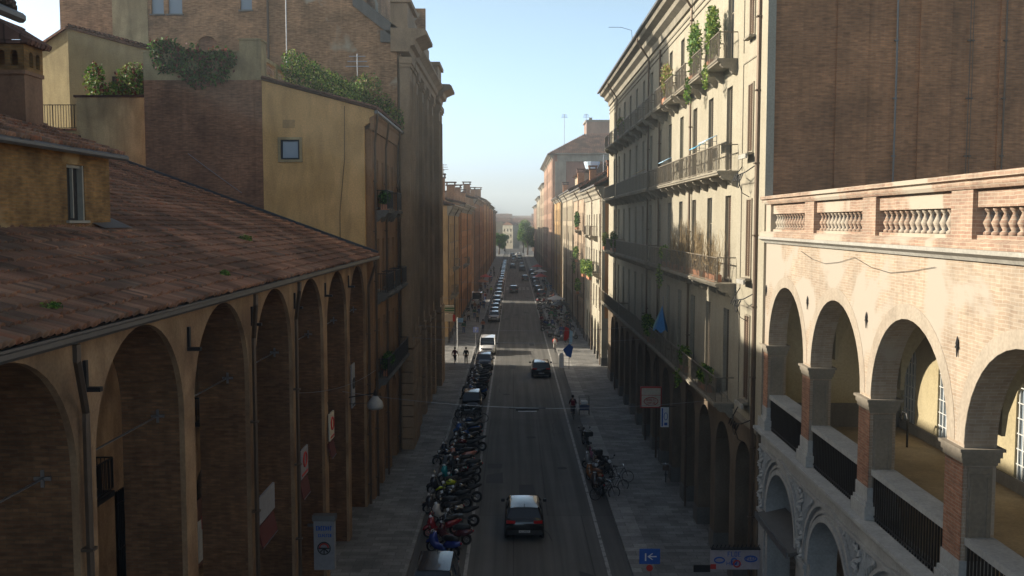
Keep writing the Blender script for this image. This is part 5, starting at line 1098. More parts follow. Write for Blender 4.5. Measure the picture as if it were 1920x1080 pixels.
row = [('s', 40.4, -3.1, 60, dict(col=(.02, .05, .3), rim=steel), 'dark blue scooter half hidden behind the dark grey parked car'),
       ('s', 42.9, -3.35, 112, dict(col=(.3, .02, .03), rim=plain('pink_rim', (.6, .25, .25), .4), col2=(.3, .02, .03)), 'dark red scooter with a pink rimmed front wheel pointing at the pavement'),
       ('s', 45.0, -3.3, 118, dict(col=(.65, .63, .6), col2=(.35, .05, .05)), 'white scooter with a big leg shield and red mudguard'),
       ('m', 47.0, -3.1, 100, dict(col=(.02, .02, .02)), 'black motorcycle right behind the white scooter'),
       ('m', 48.9, -3.2, 112, dict(col=(.5, .6, .02)), 'black motorcycle with an acid yellow tank'),
       ('m', 50.6, -3.0, 104, dict(col=(.02, .02, .025)), 'plain black motorcycle next to the yellow tanked one'),
       ('s', 52.2, -3.45, 120, dict(col=(.03, .35, .38), col2=(.6, .65, .65), screen=True), 'turquoise and white scooter with a windscreen'),
       ('s', 54.4, -3.2, 110, dict(col=(.06, .07, .08), col2=(.5, .5, .5)), 'dark scooter with a pale front mudguard'),
       ('s', 56.2, -3.2, 100, dict(col=(.55, .25, .2), col2=(.7, .7, .7)), 'salmon pink and white scooter'),
       ('m', 58.2, -3.1, 96, dict(col=(.15, .02, .02)), 'dark red motorcycle between the pink scooter and the blue one'),
       ('m', 60.2, -3.2, 104, dict(col=(.03, .03, .03)), 'black motorcycle just before the blue covered scooter'),
       ('s', 63.2, -3.2, 95, dict(col=(.03, .12, .4), col2=(.05, .2, .5)), 'bright blue scooter, the farthest of the near group'),
       ('b', 66.8, -3.6, 100, dict(col=(.03, .03, .03)), 'black bicycle leaning in front of the small pale roofed car'),
       ('b', 67.9, -2.7, 80, dict(col=(.1, .1, .1)), 'grey bicycle beside the black one before the small car'),
       ('m', 69.2, -3.4, 90, dict(col=(.03, .03, .03)), 'black motorcycle touching the small pale roofed car')]
for (k, y, x, a, kw, lb) in row:
    o = {'s': scooter, 'm': motorcycle, 'b': bicycle}[k](lb, **({**kw, 'group': 'bicycles standing by the kerbs'} if k == 'b' else kw)); at(o, x, y, 0, a)
wd_ = ['first', 'second', 'third', 'fourth', 'fifth', 'sixth', 'seventh', 'eighth', 'ninth', 'tenth']
for i in range(10):
    y = 76.5 + i * 1.45; c = [(.03, .03, .035), (.02, .1, .35), (.2, .2, .2), (.03, .03, .03), (.12, .02, .02), (.3, .3, .3), (.02, .02, .02), (.05, .05, .06), (.25, .25, .26), (.02, .02, .02)][i]
    at((scooter if i % 3 == 1 else motorcycle)(wd_[i] + ' machine in the dense motorcycle pile between the small car and the dark hatchback', c), -3.25 + rnd.uniform(-.2, .25), y, 0, 95 + rnd.uniform(-18, 22))
gr = 'two-wheelers by the right kerb'
at(motorcycle('dark motorcycle with a black top case alone by the right lane line', (.03, .03, .035), True, gr), 4.72, 60.3, 0, 8)
at(scooter('orange brown scooter in the near right cluster', (.3, .12, .04), seat=(.25, .1, .04), group=gr), 4.55, 51.8, 0, 25)
at(motorcycle('motorcycle with a rounded dark top case in the near right cluster', (.1, .1, .11), True, gr), 5.35, 53.6, 0, -160)
at(bicycle('black bicycle at the near edge of the right cluster', (.03, .03, .03)), 4.85, 48.7, 0, -75)
at(bicycle('bicycle with its front wheel turned to the pavement, right cluster', (.06, .06, .07)), 5.5, 50.0, 0, -70)
at(bicycle('pink framed bicycle behind the right cluster', (.45, .05, .2), True), 4.75, 56.2, 0, 10)
at(bicycle('bicycle leaning on the sunlit pier of the right portico', (.3, .3, .3), True), 8.62, 52.0, .14, 170)
for i in range(10):
    y = 113 + i * 6.2; c = rnd.choice([(.03, .03, .03), (.3, .3, .3), (.2, .02, .02), (.03, .2, .08), (.02, .05, .2), (.05, .05, .05)])
    at((scooter if i % 2 else motorcycle)(['first', 'second', 'third', 'fourth', 'fifth', 'sixth', 'seventh', 'eighth', 'ninth', 'tenth', 'eleventh', 'twelfth', 'thirteenth', 'fourteenth', 'fifteenth', 'last'][i] + ' two-wheeler counted from the sunlit stripe along the right kerb', c, group=gr), 5.0 + rnd.uniform(-.5, 1.2), y, .0, -90 + rnd.uniform(-30, 30)); 
for i in range(6):
    y = 116 + i * 9; at((motorcycle if i % 2 else scooter)(['first', 'second', 'third', 'fourth', 'fifth', 'sixth', 'seventh', 'eighth', 'ninth', 'tenth', 'eleventh', 'last'][i] + ' two-wheeler of the outer row, on the right pavement edge', rnd.choice([(.03, .03, .03), (.06, .06, .07), (.2, .2, .2), (.12, .02, .02)]), group=gr), 7.0 + rnd.uniform(-.5, .5), y, .134, -90 + rnd.uniform(-30, 30))
for (k, x, y, a, c, lb) in (('s', 4.9, 54.6, 60, (.25, .25, .26), 'grey scooter tucked between the orange brown one and the top case one'), ('m', 5.0, 52.8, 150, (.04, .04, .05), 'black motorcycle squeezed into the middle of the near right cluster'), ('b', 5.9, 51.6, -100, (.05, .05, .05), 'dark bicycle at the pavement side of the near right cluster'), ('s', 4.6, 49.9, 15, (.05, .04, .04), 'black scooter right by the lane line in the near right cluster'), ('b', 4.7, 62.3, 5, (.1, .1, .1), 'bicycle just beyond the lone motorcycle on the right')):
    at({'s': scooter, 'm': motorcycle}[k](lb, c, group=gr) if k != 'b' else bicycle(lb, c), x, y, 0 if x < 5.7 else .134, a)
for i, (y, x, c) in enumerate(((41.8, -2.75, (.1, .02, .03)), (44.1, -2.6, (.03, .03, .03)), (46.1, -3.7, (.05, .05, .06)), (48.0, -2.6, (.02, .02, .02)), (49.8, -3.8, (.03, .03, .04)), (51.4, -2.7, (.05, .02, .02)), (53.4, -2.7, (.02, .02, .02)), (55.3, -3.9, (.04, .04, .05)), (57.2, -3.8, (.02, .03, .06)), (59.2, -2.7, (.03, .03, .03)), (61.8, -3.0, (.03, .03, .03)), (64.8, -3.0, (.02, .05, .15)))):
    at((motorcycle if i % 2 else scooter)('dark two-wheeler wedged into the near row, ' + ['between the blue and pink rimmed scooters', 'beside the white scooter', 'behind the white scooter', 'before the yellow tanked motorcycle', 'behind the yellow tanked motorcycle', 'before the turquoise scooter', 'behind the turquoise scooter', 'before the salmon pink scooter', 'behind the salmon pink scooter', 'after the dark red motorcycle', 'before the bright blue scooter', 'after the bright blue scooter'][i], c), x, y, 0, 100 + rnd.uniform(-25, 25))
# pavement cafe awnings and stalls among them on the right
def parasol(label, x, y, z, r, h, mat_, n=8, tilt=0, cat='parasol'):
    t_ = thing('parasol', label, cat, (x, y, z)); s = MB(); s.tube([(x, y, z), (x, y, z + h)], .03, 6); s.build('pole', steel, t_)
    s = MB(); 
    for k in range(n):
        a, e = 2*pi*k/n, 2*pi*(k+1)/n; s.face([(x, y, z + h), (x + r*cos(a), y + r*sin(a), z + h - r*.4), (x + r*cos(e), y + r*sin(e), z + h - r*.4)], k % len(mat_) if isinstance(mat_, list) else 0)
    s.build('canopy', mat_, t_); return t_
parasol('white parasol over the tables on the right pavement', 6.9, 152, .14, 1.6, 2.7, white_m)
parasol('dark parasol next to the white one on the right pavement', 7.2, 143, .14, 1.6, 2.6, black_m)
parasol('red parasol among the scooters on the right', 6.2, 215, .14, 1.8, 2.8, red_m)
parasol('pale parasol far down the right pavement', 6.8, 236, .14, 1.8, 2.8, white_m)
parasol('second red parasol far down the right pavement', 6.6, 262, .14, 1.8, 2.8, red_m)
parasol('red parasol on the left pavement beyond the pale van', -6.4, 212, .14, 1.6, 2.8, red_m)
parasol('orange brown parasol on the left pavement beyond the pale van', -6.7, 196, .14, 1.6, 2.7, terracotta)
for i, (x, y, lb) in enumerate(((7.2, 131, 'dark cafe table nearest on the right pavement'), (6.9, 136, 'dark cafe table second on the right pavement'), (7.3, 141.5, 'dark cafe table under the dark parasol'))):
    t_ = thing('cafe_table', lb, 'table', (x, y, .14), group='cafe tables'); s = MB(); s.lathe([(.45, .72), (.45, .76)], (x, y, .14), 12); s.build('tabletop', white_m if i else black_m, t_); s = MB(); s.lathe([(.25, 0), (.04, .04), (.04, .72)], (x, y, .14), 8); s.build('pedestal', iron, t_)

# ---------------------------------------------------------------- people
def skin(name, mats, chains, parent, sub=1):
    """chains: list of (points, radii); first point shared by index 0 when equal; returns one continuous mesh"""
    V = []; E = []; Rr = []; idx = {}
    for pts_, rr in chains:
        prev = None
        for p_, r_ in zip(pts_, rr):
            k = tuple(round(c, 3) for c in p_)
            if k not in idx: idx[k] = len(V); V.append(p_); Rr.append(r_)
            if prev is not None and prev != idx[k]: E.append((prev, idx[k]))
            prev = idx[k]
    me = bpy.data.meshes.new(name); me.from_pydata(V, E, []); o = bpy.data.objects.new(name, me); COL.objects.link(o)
    m = o.modifiers.new('skin', 'SKIN'); sv = me.skin_vertices[0].data
    for i, r_ in enumerate(Rr): sv[i].radius = r_ if isinstance(r_, tuple) else (r_, r_); sv[i].use_root = i == 0
    m.use_smooth_shade = True; q = o.modifiers.new('sub', 'SUBSURF'); q.levels = sub
    bpy.context.view_layer.update(); dg = bpy.context.evaluated_depsgraph_get(); me2 = bpy.data.meshes.new_from_object(o.evaluated_get(dg)); o.modifiers.clear(); o.data = me2; me2.name = name
    me2.materials.clear(); me2.materials.append(mats); o.parent = parent; return o
SK = plain('skin_tone', (.42, .25, .17), .5)
def cloth(c): return plain('cloth', c, .85)
def person(label, x, y, z, rz, top, leg, hair=(.04, .025, .015), pose='walk', ph=1, bag=None, group=None, sc=1.0):
    root = thing('person', label, 'person', (x, y, z), R(rz), group)
    WL[root] = Vector((0, 0, 0))
    if pose == 'ride':
        pel = (0, -.15, .95); ch_ = (0, .02, 1.28); nk = (0, .1, 1.45); hd = (0, .14, 1.6); kn = [(-.1, .2, .78), (.1, .17, .62)]; an = [(-.11, .02, .42), (.11, .08, .25)]; el = [(-.25, .15, 1.14), (.25, .15, 1.14)]; wr = [(-.24, .33, 1.04), (.24, .33, 1.04)]
    elif pose == 'stand':
        pel = (0, 0, .93); ch_ = (0, 0, 1.25); nk = (0, .0, 1.44); hd = (0, .02, 1.6); kn = [(-.1, .02, .5), (.1, .02, .5)]; an = [(-.11, -.02, .09), (.11, -.02, .09)]; el = [(-.25, -.03, 1.13), (.25, -.03, 1.13)]; wr = [(-.25, .08, .9), (.25, .08, .9)]
    else:
        a = .22 * ph; pel = (0, 0, .92); ch_ = (0, .01, 1.25); nk = (0, .02, 1.44); hd = (0, .04, 1.6); kn = [(-.1, a*.8 + .03, .5), (.1, -a*.3 + .04, .49)]; an = [(-.1, a + .02, .1), (.1, -a*1.5, .16)]; el = [(-.25, -a*.6, 1.14), (.25, a*.4, 1.14)]; wr = [(-.25, -a*.6, .9), (.25, a*1.0 + .1, .93)]
    sh = [(-.17, nk[1] - .02, 1.39 if pose != 'ride' else 1.4), (.17, nk[1] - .02, 1.39 if pose != 'ride' else 1.4)]; hp = [(-.09, pel[1], pel[2] - .06), (.09, pel[1], pel[2] - .06)]
    ex = lambda p_, d: (p_[0] + d[0], p_[1] + d[1], p_[2] + d[2])
    ch = [([pel, ch_, nk, hd, ex(hd, (0, 0, .1))], [.12, .13, .055, .09, .06])]
    for i in (0, 1):
        hdn = ex(wr[i], (0, .03, -.07)); fin = ex(hdn, (0, .03, -.07))
        ch.append(([ch_, sh[i], el[i], wr[i], hdn, fin], [.13, .06, .042, .028, .035, .018])); ch.append(([pel, hp[i], kn[i], an[i], ex(an[i], (0, .13, -.04))], [.12, .09, .06, .04, .035]))
    body = skin('body', SK, ch, root)
    top_m = cloth(top); leg_m = cloth(leg)
    skin('shirt', top_m, [([ex(pel, (0, 0, .02)), ch_, ex(nk, (0, 0, -.05))], [(.15, .125), (.17, .13), .08])] + [([ch_, sh[i], el[i], tuple((a_ + b_ * 3) / 4 for a_, b_ in zip(el[i], wr[i]))], [(.17, .13), .08, .058, .045]) for i in (0, 1)], root)
    skin('trousers', leg_m, [([pel, hp[i], kn[i], ex(an[i], (0, 0, .03))], [(.155, .13), .105, .075, .06]) for i in (0, 1)], root)
    skin('shoes', black_m, [([ex(an[0], (0, -.04, -.03)), ex(an[0], (0, .15, -.05))], [.05, .04])], root, 1); skin('shoes', black_m, [([ex(an[1], (0, -.04, -.03)), ex(an[1], (0, .15, -.05))], [.05, .04])], root, 1)
    s = MB(); s.smooth = True; c = (hd[0], hd[1] - .015, hd[2] + .02); s.lathe([(.06, -.07), (.1, -.02), (.108, .05), (.09, .11), (.04, .145)], c, 10); s.build('hair', cloth(hair), root, local=True)
    s = MB(); s.box(-.012, .012, hd[1] + .085, hd[1] + .115, hd[2] - .02, hd[2] + .03); s.build('nose', SK, root, local=True)
    if bag: s = MB(); s.box(-.14, .14, ch_[1] - .3, ch_[1] - .13, 1.02, 1.4); s.build('backpack', cloth(bag), root, local=True, bevel=.04)
    if sc != 1: root.scale = (sc,) * 3
    return root
person('person in a dark red top crossing on the left by the white pole', -6.05, 95.3, .14, -20, (.12, .03, .03), (.03, .03, .04), pose='walk')
person('person all in black standing by the kerb near the white van', -4.9, 95.4, .14, 10, (.03, .035, .03), (.02, .02, .025), pose='stand')
def rider(label, x, y, rz, top, leg, bcol, **kw):
    at(bicycle('bicycle under the ' + ' '.join(label.split()[:11]), bcol, group='ridden bicycles'), x, y, 0, rz); return person(label, x, y, 0, rz, top, leg, pose='ride', **kw)
rider('cyclist in red with a white patch on the right edge of the road', 4.7, 105.5, 0, (.4, .05, .03), (.5, .48, .45), (.03, .03, .03), bag=(.7, .7, .7))
rider('cyclist with a dark red backpack, nearest the viewer', 4.45, 69.3, 0, (.05, .02, .025), (.02, .02, .025), (.02, .02, .02), bag=(.2, .02, .03))
rider('cyclist in orange brown riding towards the viewer on the left', -4.1, 124.5, 180, (.4, .12, .03), (.04, .06, .1), (.03, .03, .03))
rider('cyclist in dark red on the right lane line', 3.95, 131, 180, (.2, .02, .03), (.03, .03, .03), (.03, .03, .03))
rider('cyclist in dark clothes just behind the one in dark red', 4.1, 139, 180, (.04, .04, .05), (.03, .03, .03), (.03, .03, .03))
ct = thing('delivery_cart', 'small dark two-wheeled cart with a rack, beside the nearest cyclist', 'cart', (5.35, 70, 0))
s = MB(); s.box(5.0, 5.7, 69.6, 70.4, .55, .95); s.build('box', paint((.03, .05, .12)), ct, bevel=.03)
s = MB(); s.box(5.08, 5.62, 69.7, 70.3, .953, 1.2); s.build('sack', white_m, ct, bevel=.08)
s = MB()
for (a, c) in ((4.98, 69.6), (5.72, 69.6), (4.98, 70.4), (5.72, 70.4)): s.tube([(a, c, .2), (a, c, 1.5)], .018, 4)
s.tube([(4.98, 69.6, 1.5), (5.72, 69.6, 1.5), (5.72, 70.4, 1.5), (4.98, 70.4, 1.5)], .018, 4, closed=True); s.tube([(4.98, 69.6, .55), (5.72, 69.6, .55)], .018, 4); s.build('rack', iron, ct)
for xx in (4.98, 5.72): s = MB(); s.ring((xx, 70, .28), .25, .03, 'x', 16); s.build('wheel', tyre, ct)
cl = [(.03, .03, .04), (.15, .03, .03), (.3, .28, .25), (.05, .08, .2), (.4, .38, .36), (.1, .1, .1), (.25, .12, .05), (.02, .1, .06)]
pl = [(-5.2, 134), (-5.9, 140), (-6.6, 136.5), (-5.5, 147), (-6.3, 151), (-5.0, 156), (-7.0, 143), (-5.7, 160), (-6.8, 129), (-5.9, 178), (-5.3, 190), (-6.2, 203), (-5.6, 219), (-6.0, 232), (-5.1, 246), (-6.3, 258), (6.5, 121), (7.6, 126), (6.3, 129.5), (7.4, 147), (6.2, 158), (8.0, 166), (6.9, 173), (7.7, 181), (6.6, 192), (7.3, 204), (6.9, 222), (6.1, 247), (7.7, 255), (6.0, 117), (6.9, 119), (7.2, 123.5), (6.4, 125), (7.9, 137), (6.8, 139.5), (7.0, 145), (6.1, 147), (7.7, 150), (7.9, 133), (5.9, 143), (6.4, 150), (7.9, 155), (6.0, 163), (7.3, 170), (6.4, 186), (7.8, 196), (7.0, 212), (6.2, 231), (7.8, 239), (-6.5, 121), (-6.9, 155), (-5.2, 171), (-6.9, 196), (-5.4, 226), (-5.8, 272), (6.9, 273)]
for i, (x, y) in enumerate(pl):
    t = cl[(i * 5 + 2) % 8]; cn = ['dark', 'maroon', 'beige', 'navy', 'light grey', 'charcoal', 'brown', 'dark green'][(i * 5 + 2) % 8]
    nb2 = 'the third parked car' if y < 150 and x < 0 else ('the pale van' if y < 185 and x < 0 else ('the scooters' if y < 175 else 'the far parked cars'))
    person('%s pedestrian on the %s pavement near %s, %s off' % (cn, 'left' if x < 0 else 'right', nb2, str(int(y)) + ' metres'), x, y, .14, rnd.choice([0, 180, 170, 20]), t, cl[(i * 3) % 6], pose='walk' if i % 3 else 'stand', ph=rnd.choice([-1, 1]), group='pedestrians far down the pavements')
person('person in a yellow green vest beside the parked cars on the left', -4.5, 187, .14, 0, (.35, .5, .04), (.1, .12, .04), pose='stand')
person('person in a green jacket by the parked scooters on the right', 5.6, 137.5, .14, 150, (.05, .3, .12), (.5, .55, .5), pose='stand')
person('person in pale clothes bending among the cafe tables on the right', 6.9, 160.5, .14, 90, (.5, .55, .55), (.3, .3, .3), pose='stand')

# ---------------------------------------------------------------- signs, flags, lamps, wires
sg_ = thing('hanging_sign', 'cream box sign with a red frame and a red oval, hanging from the right portico', 'sign', (8.2, 55.3, 3.7)); q = mC(55.3)
s = MB(); s.box(7.66, 8.8, 55.32, 55.5, 3.66, 4.8); s.build('panel', plain('sign_cream', (.62, .55, .42), .5), sg_)
s = MB(); 
for (a, c, d, e) in ((7.6, 7.66, 3.6, 4.86), (8.8, 8.86, 3.6, 4.86), (7.66, 8.8, 4.8, 4.86), (7.66, 8.8, 3.6, 3.66), (7.66, 8.8, 4.36, 4.38)): s.box(a, c, 55.29, 55.52, d, e)
s.tube([(8.23 + .42*cos(2*pi*k/20), 55.3, 4.0 + .24*sin(2*pi*k/20)) for k in range(20)], .025, 4, closed=True); glyphs(s, q, 7.92, 8.54, 4.02, 4.16, 6, 0, 2); glyphs(s, q, 7.98, 8.5, 3.84, 3.96, 7, 0, 3); s.build('frame', red_m, sg_)
bn = thing('hanging_banner', 'narrow blue and white banner beside the cream box sign', 'banner', (8.3, 50.5, 3.6)); s = MB(); s.box(8.05, 8.5, 50.5, 50.53, 3.5, 4.6); s.build('cloth', white_m, bn); s = MB(); s.box(8.1, 8.18, 50.48, 50.497, 3.55, 4.55); s.tube([(8.33 + .1*cos(2*pi*k/12), 50.48, 4.1 + .2*sin(2*pi*k/12)) for k in range(12)], .02, 4, closed=True); s.box(8.25, 8.42, 50.48, 50.497, 3.6, 3.75); s.build('print', blue_m, bn); s = MB(); s.tube([(7.95, 50.51, 4.64), (8.88, 50.51, 4.64)], .02, 4); s.build('bracket', iron, bn)
bs = thing('one_way_sign', 'blue rectangular traffic sign with a white bar and arrow pointing left', 'sign', (4.95, 33, 0)); s = MB(); s.box(4.55, 5.3, 33, 33.03, 2.36, 2.92); s.build('plate', blue_m, bs)
s = MB(); s.box(4.75, 4.8, 32.985, 32.997, 2.48, 2.76); s.box(4.9, 5.17, 32.985, 32.997, 2.62, 2.66); 
s.face([(4.84, 32.99, 2.64), (5.0, 32.99, 2.76), (5.05, 32.99, 2.76), (4.91, 32.99, 2.64)]); s.face([(4.84, 32.99, 2.64), (4.91, 32.99, 2.64), (5.05, 32.99, 2.52), (5.0, 32.99, 2.52)]); s.build('arrow', white_m, bs)
s = MB(); s.tube([(4.98, 33.06, 0), (4.98, 33.06, 2.95)], .03, 8); s.build('pole', steel, bs); s = MB(); s.lathe([(.01, 0), (.12, 0), (.12, .02), (.01, .02)], (4.92, 33, 0), 16); s.v = [(x, 32.98 + (z - 0), 2.22 + (y - 33)) for (x, y, z) in s.v]; s.build('round_plate', red_m, bs)
gb = thing('graffiti_board', 'long pale board covered in scrawled black ovals and tags, bottom right by the portico', 'sign', (8, 33, 2.3)); s = MB(); s.box(7.1, 8.88, 32.9, 32.98, 2.2, 2.95); s.build('panel', plain('board_pink', (.42, .36, .38), .6), gb)
s = MB(); q = mC(32.895)
for (cx, cz, a, c) in ((7.42, 2.55, .18, .1), (8.55, 2.6, .22, .1), (7.95, 2.5, .1, .12)): s.tube([(cx + a*cos(2*pi*k/16), 32.885, cz + c*sin(2*pi*k/16)) for k in range(16)], .03, 4, closed=True)
glyphs(s, q, 7.7, 8.2, 2.68, 2.86, 4, 0, 4); glyphs(s, q, 7.66, 8.25, 2.36, 2.5, 4, 0, 6); glyphs(s, q, 8.38, 8.74, 2.55, 2.66, 4, 0, 8, t=.2); s.build('scrawl', blue_m, gb)
s = MB(); s.tube([(8.05 + .12*cos(2*pi*k/14), 32.88, 2.42 + .12*sin(2*pi*k/14)) for k in range(14)], .03, 4, closed=True); s.box(7.1, 7.3, 32.88, 32.897, 2.22, 2.4); s.build('red_scrawl', red_m, gb)
s = MB(); s.box(7.1, 8.88, 32.8, 33.0, 2.953, 3.0)
for k in range(12): s.tube([(7.15 + k*.15, 32.9, 3.0), (7.2 + k*.15, 32.9, 3.12)], .02, 4)
s.box(6.5, 7.1, 32.9, 32.96, 2.1, 2.35); s.build('holder', iron, gb)
tt = thing('shop_totem_sign', 'white box sign with blue lettering and a wheel emblem under the left arches', 'sign', (-7.0, 33.6, 2)); s = MB(); s.box(-7.36, -6.6, 33.62, 33.9, 1.9, 3.75); s.build('panel', plain('sign_white', (.28, .28, .29), .5), tt)
q = mC(33.615); s = MB(); glyphs(s, q, -7.28, -6.68, 3.38, 3.56, 7, 0, 11, t=.22); glyphs(s, q, -7.2, -6.7, 3.14, 3.26, 7, 0, 12, t=.22); s.build('lettering', blue_m, tt)
s = MB(); s.ring((-6.98, 33.6, 2.72), .23, .018, 'y', 22)
for k in range(5): a = pi + pi * k / 4; s.tube([(-6.98, 33.6, 2.72), (-6.98 + .2*cos(a), 33.6, 2.72 + .2*sin(a))], .025, 4)
s.build('wheel_emblem', black_m, tt); s = MB(); s.tube([(-6.98 + .16*cos(pi*k/8), 33.59, 2.74 + .16*sin(pi*k/8)) for k in range(9)], .03, 4); s.build('red_arc', red_m, tt)
s = MB(); s.extr(mC(33.6), [(-.05, 3.753), (.35, 3.753), (.3, 3.95), (.0, 3.95)], -7.4, -6.55); s.box(-7.6, -7.36, 33.7, 33.76, 3.5, 3.6); s.build('hood', gut_m, tt)
for i, (y0, y1, z0, z1, m_, em, lb) in enumerate(((26.6, 28.3, 5.9, 6.7, 'sign_white', None, 'blank white sign panel hung between the left arches'), (31.9, 33.0, 5.75, 6.75, 'sign_white', 1, 'white sign panel with a red mark between the left arches'), (37.0, 37.9, 5.9, 7.0, 'sign_cream', 2, 'brownish sign with a red ring between the farther left arches'), (42.2, 43.0, 6.2, 8.2, 'sign_white', 3, 'narrow white vertical sign below the dome lamp'))):
    t_ = thing('shop_sign', lb, 'sign', (-7.4, y0, z0), group=None); s = MB(); s.mbox(mA, y0, y1, -.12, -.06, z0, z1); s.build('panel', M[m_], t_); s = MB(); s.mbox(mA, y0 + .2, y0 + .26, -.06, -.003 if i != 0 else -.003, z1 - .15, z1 - .1); s.tube([mA(y0 + .1, z1, -.09), mA(y0 + .1, z1 + .5, -.02)], .012, 4); s.build('bracket', iron, t_)
    if em: s = MB(); s.ring(mA((y0 + y1)/2, (z0 + z1)/2 + .1, -.14), min(.25, (y1 - y0)*.3), .03, 'x', 14); s.mbox(mA, y0 + .1, y1 - .1, -.135, -.123, z0 + .08, z0 + .16); s.build('emblem', red_m if em != 3 else black_m, t_)
    if i < 3:
        t2 = thing('shop_awning', 'small red fabric awning under the ' + ['blank white', 'red and black marked', 'red ringed'][i] + ' sign', 'awning', (-7.6, y0, z0 - 1)); s = MB(); s.extr(mA, [(.0, z0 - .1), (-.08, z0 - .1), (-.2, z0 - .7), (-.18, z0 - .7), (.0, z0 - .2)], y0, y1); s.build('fabric', plain('dull_red_cloth', (.1, .02, .015), .8), t2); s = MB(); s.tube([mA(y0 + .05, z0 - .7, -.2), mA(y1 - .05, z0 - .7, -.2)], .02, 4); s.build('front_bar', steel, t2)
pp = thing('wall_poster', 'large torn poster of red and white shapes on the shaded inner wall, bottom left', 'poster', (-11.9, 28, 2)); s = MB(); s.mbox(mL(11.94), 34.2, 37.6, 0, .04, 1.6, 4.2); s.build('sheet', plain('poster_brown', (.2, .1, .07), .8), pp)
s = MB(); s.mbox(mL(11.93), 34.5, 36, -.01, .0, 1.8, 3.4); s.build('white_figure', white_m, pp); s = MB(); s.mbox(mL(11.92), 36, 37.4, -.01, .0, 1.8, 2.9); s.mbox(mL(11.92), 34.9, 35.4, -.015, -.002, 3.0, 3.5); s.build('red_shape', red_m, pp)
# lamps and wires
dl = thing('dome_lamp', 'white domed street lamp on a thin arm from the left arcade', 'lamp', (-6.3, 42, 6.3)); s = MB(); s.smooth = True; s.lathe([(.1, .62), (.2, .5), (.34, .34), (.38, .16), (.34, .04), (.2, .0)][::-1], (-6.3, 42, 6.2), 16); s.build('shade', plain('dull_enamel', (.35, .35, .34), .5), dl)
s = MB(); s.lathe([(.08, 0), (.1, .12), (.02, .32)], (-6.3, 42, 6.8), 8); s.tube([(-6.3, 42, 6.95), (-7.5, 42, 6.75)], .025, 5); s.tube([(-6.5, 42, 6.5), (-7.5, 42, 6.45)], .015, 4); s.build('arm', iron, dl)
def wire(label, a, c, sag, r=.014, n=16):
    a, c = Vector(a), Vector(c); s = MB(); s.tube([a.lerp(c, k / n) - Vector((0, 0, sag * 4 * (k/n) * (1 - k/n))) for k in range(n + 1)], r, 4); return tag(s.build('overhead_wire', steel), label, 'wire')
wire('overhead wire crossing the road just above the dome lamp, nearest the viewer', (-7.45, 40.2, 7.35), (8.85, 40.2, 7.0), .55, .012)
wire('overhead wire starting higher on the left arcade, crossing to the cream block', (-7.45, 32, 8.8), (-7.2, 48.4, 7.0), .3, .01)
hl = thing('hanging_street_lamp', 'flat dark street lamp hanging from a wire over the middle of the road', 'lamp', (.6, 40.2, 6.5)); s = MB(); s.box(.1, 1.1, 40.1, 40.3, 6.52, 6.62); s.box(-.2, .1, 40.17, 40.23, 6.6, 6.64); s.box(1.1, 1.4, 40.17, 40.23, 6.6, 6.64); s.build('housing', iron, hl, bevel=.02); s = MB(); s.box(.2, 1.0, 40.12, 40.28, 6.48, 6.517); s.build('lens', lens_w, hl)
for i, (y, z, sg) in enumerate(((60, 7.3, .35), (66, 7.4, .35), (88, 7.6, .4), (112, 7.6, .3), (150, 7.6, .4))):
    wire(['thin wire across the road over the motorcycle pile', 'second thin wire just past the motorcycle pile', 'thin wire across the road near the dark hatchback', 'thin wire past the sunlit stripe', 'thin wire far down the street'][i], (-6.9, y, z), (8.85, y, z - .1), sg, .014)
# poles and flags
wp = thing('white_sign_pole', 'slim white pole with small blue plates on the left pavement in the sunlit gap', 'pole', (-5.85, 96.7, .14)); s = MB(); s.tube([(-5.85, 96.7, .14), (-5.85, 96.7, 4.8)], .06, 8); s.build('pole', white_m, wp); s = MB(); s.box(-5.8, -5.25, 96.65, 96.69, 4.3, 4.75); s.build('plate', cloth_l, wp)
ps = thing('parking_sign', 'small lilac blue parking sign on a post left of the white van', 'sign', (-4.35, 103, .14)); s = MB(); s.tube([(-4.2, 103.05, .14), (-4.2, 103.05, 3.2)], .03, 6); s.build('pole', steel, ps); s = MB(); s.box(-4.5, -3.9, 103, 103.03, 2.5, 3.1); s.build('plate', plain('lilac_blue', (.25, .3, .6), .5), ps); s = MB(); q = mC(102.995); s.mbox(q, -4.28, -4.22, 0, .004, 2.6, 3.0); s.mbox(q, -4.22, -4.08, 0, .004, 2.94, 3.0); s.mbox(q, -4.22, -4.08, 0, .004, 2.78, 2.84); s.mbox(q, -4.14, -4.08, 0, .004, 2.84, 2.94); s.build('letter', white_m, ps)
lf = thing('shop_box_sign', 'cream and green box sign with a red edge on the left wall past the church', 'sign', (-6.9, 98, 4.4)); s = MB(); s.box(-7.3, -6.3, 98.5, 98.7, 5.1, 5.9, 0); s.box(-7.3, -6.3, 98.45, 98.497, 5.3, 5.42, 1); s.box(-7.3, -6.3, 98.45, 98.497, 5.55, 5.67, 1); s.box(-7.3, -6.45, 98.5, 98.7, 4.2, 5.0, 0); s.box(-6.45, -6.2, 98.5, 98.7, 4.2, 4.9, 2); s.build('panel', [M['sign_cream'], green_m, red_m], lf); s = MB(); s.tube([(-7.8, 98.6, 5.95), (-6.2, 98.6, 5.95)], .03, 4); s.tube([(-6.25, 98.6, .14), (-6.25, 98.6, 5.95)], .04, 6); s.build('bracket', iron, lf)
fl = thing('flag_stand', 'pole with red, white and blue flags on the right pavement in the sunlit stripe', 'flag', (5.45, 92, .13)); s = MB(); s.tube([(5.5, 92, .13), (5.55, 92, 4.3)], .03, 6); s.build('pole', iron, fl)
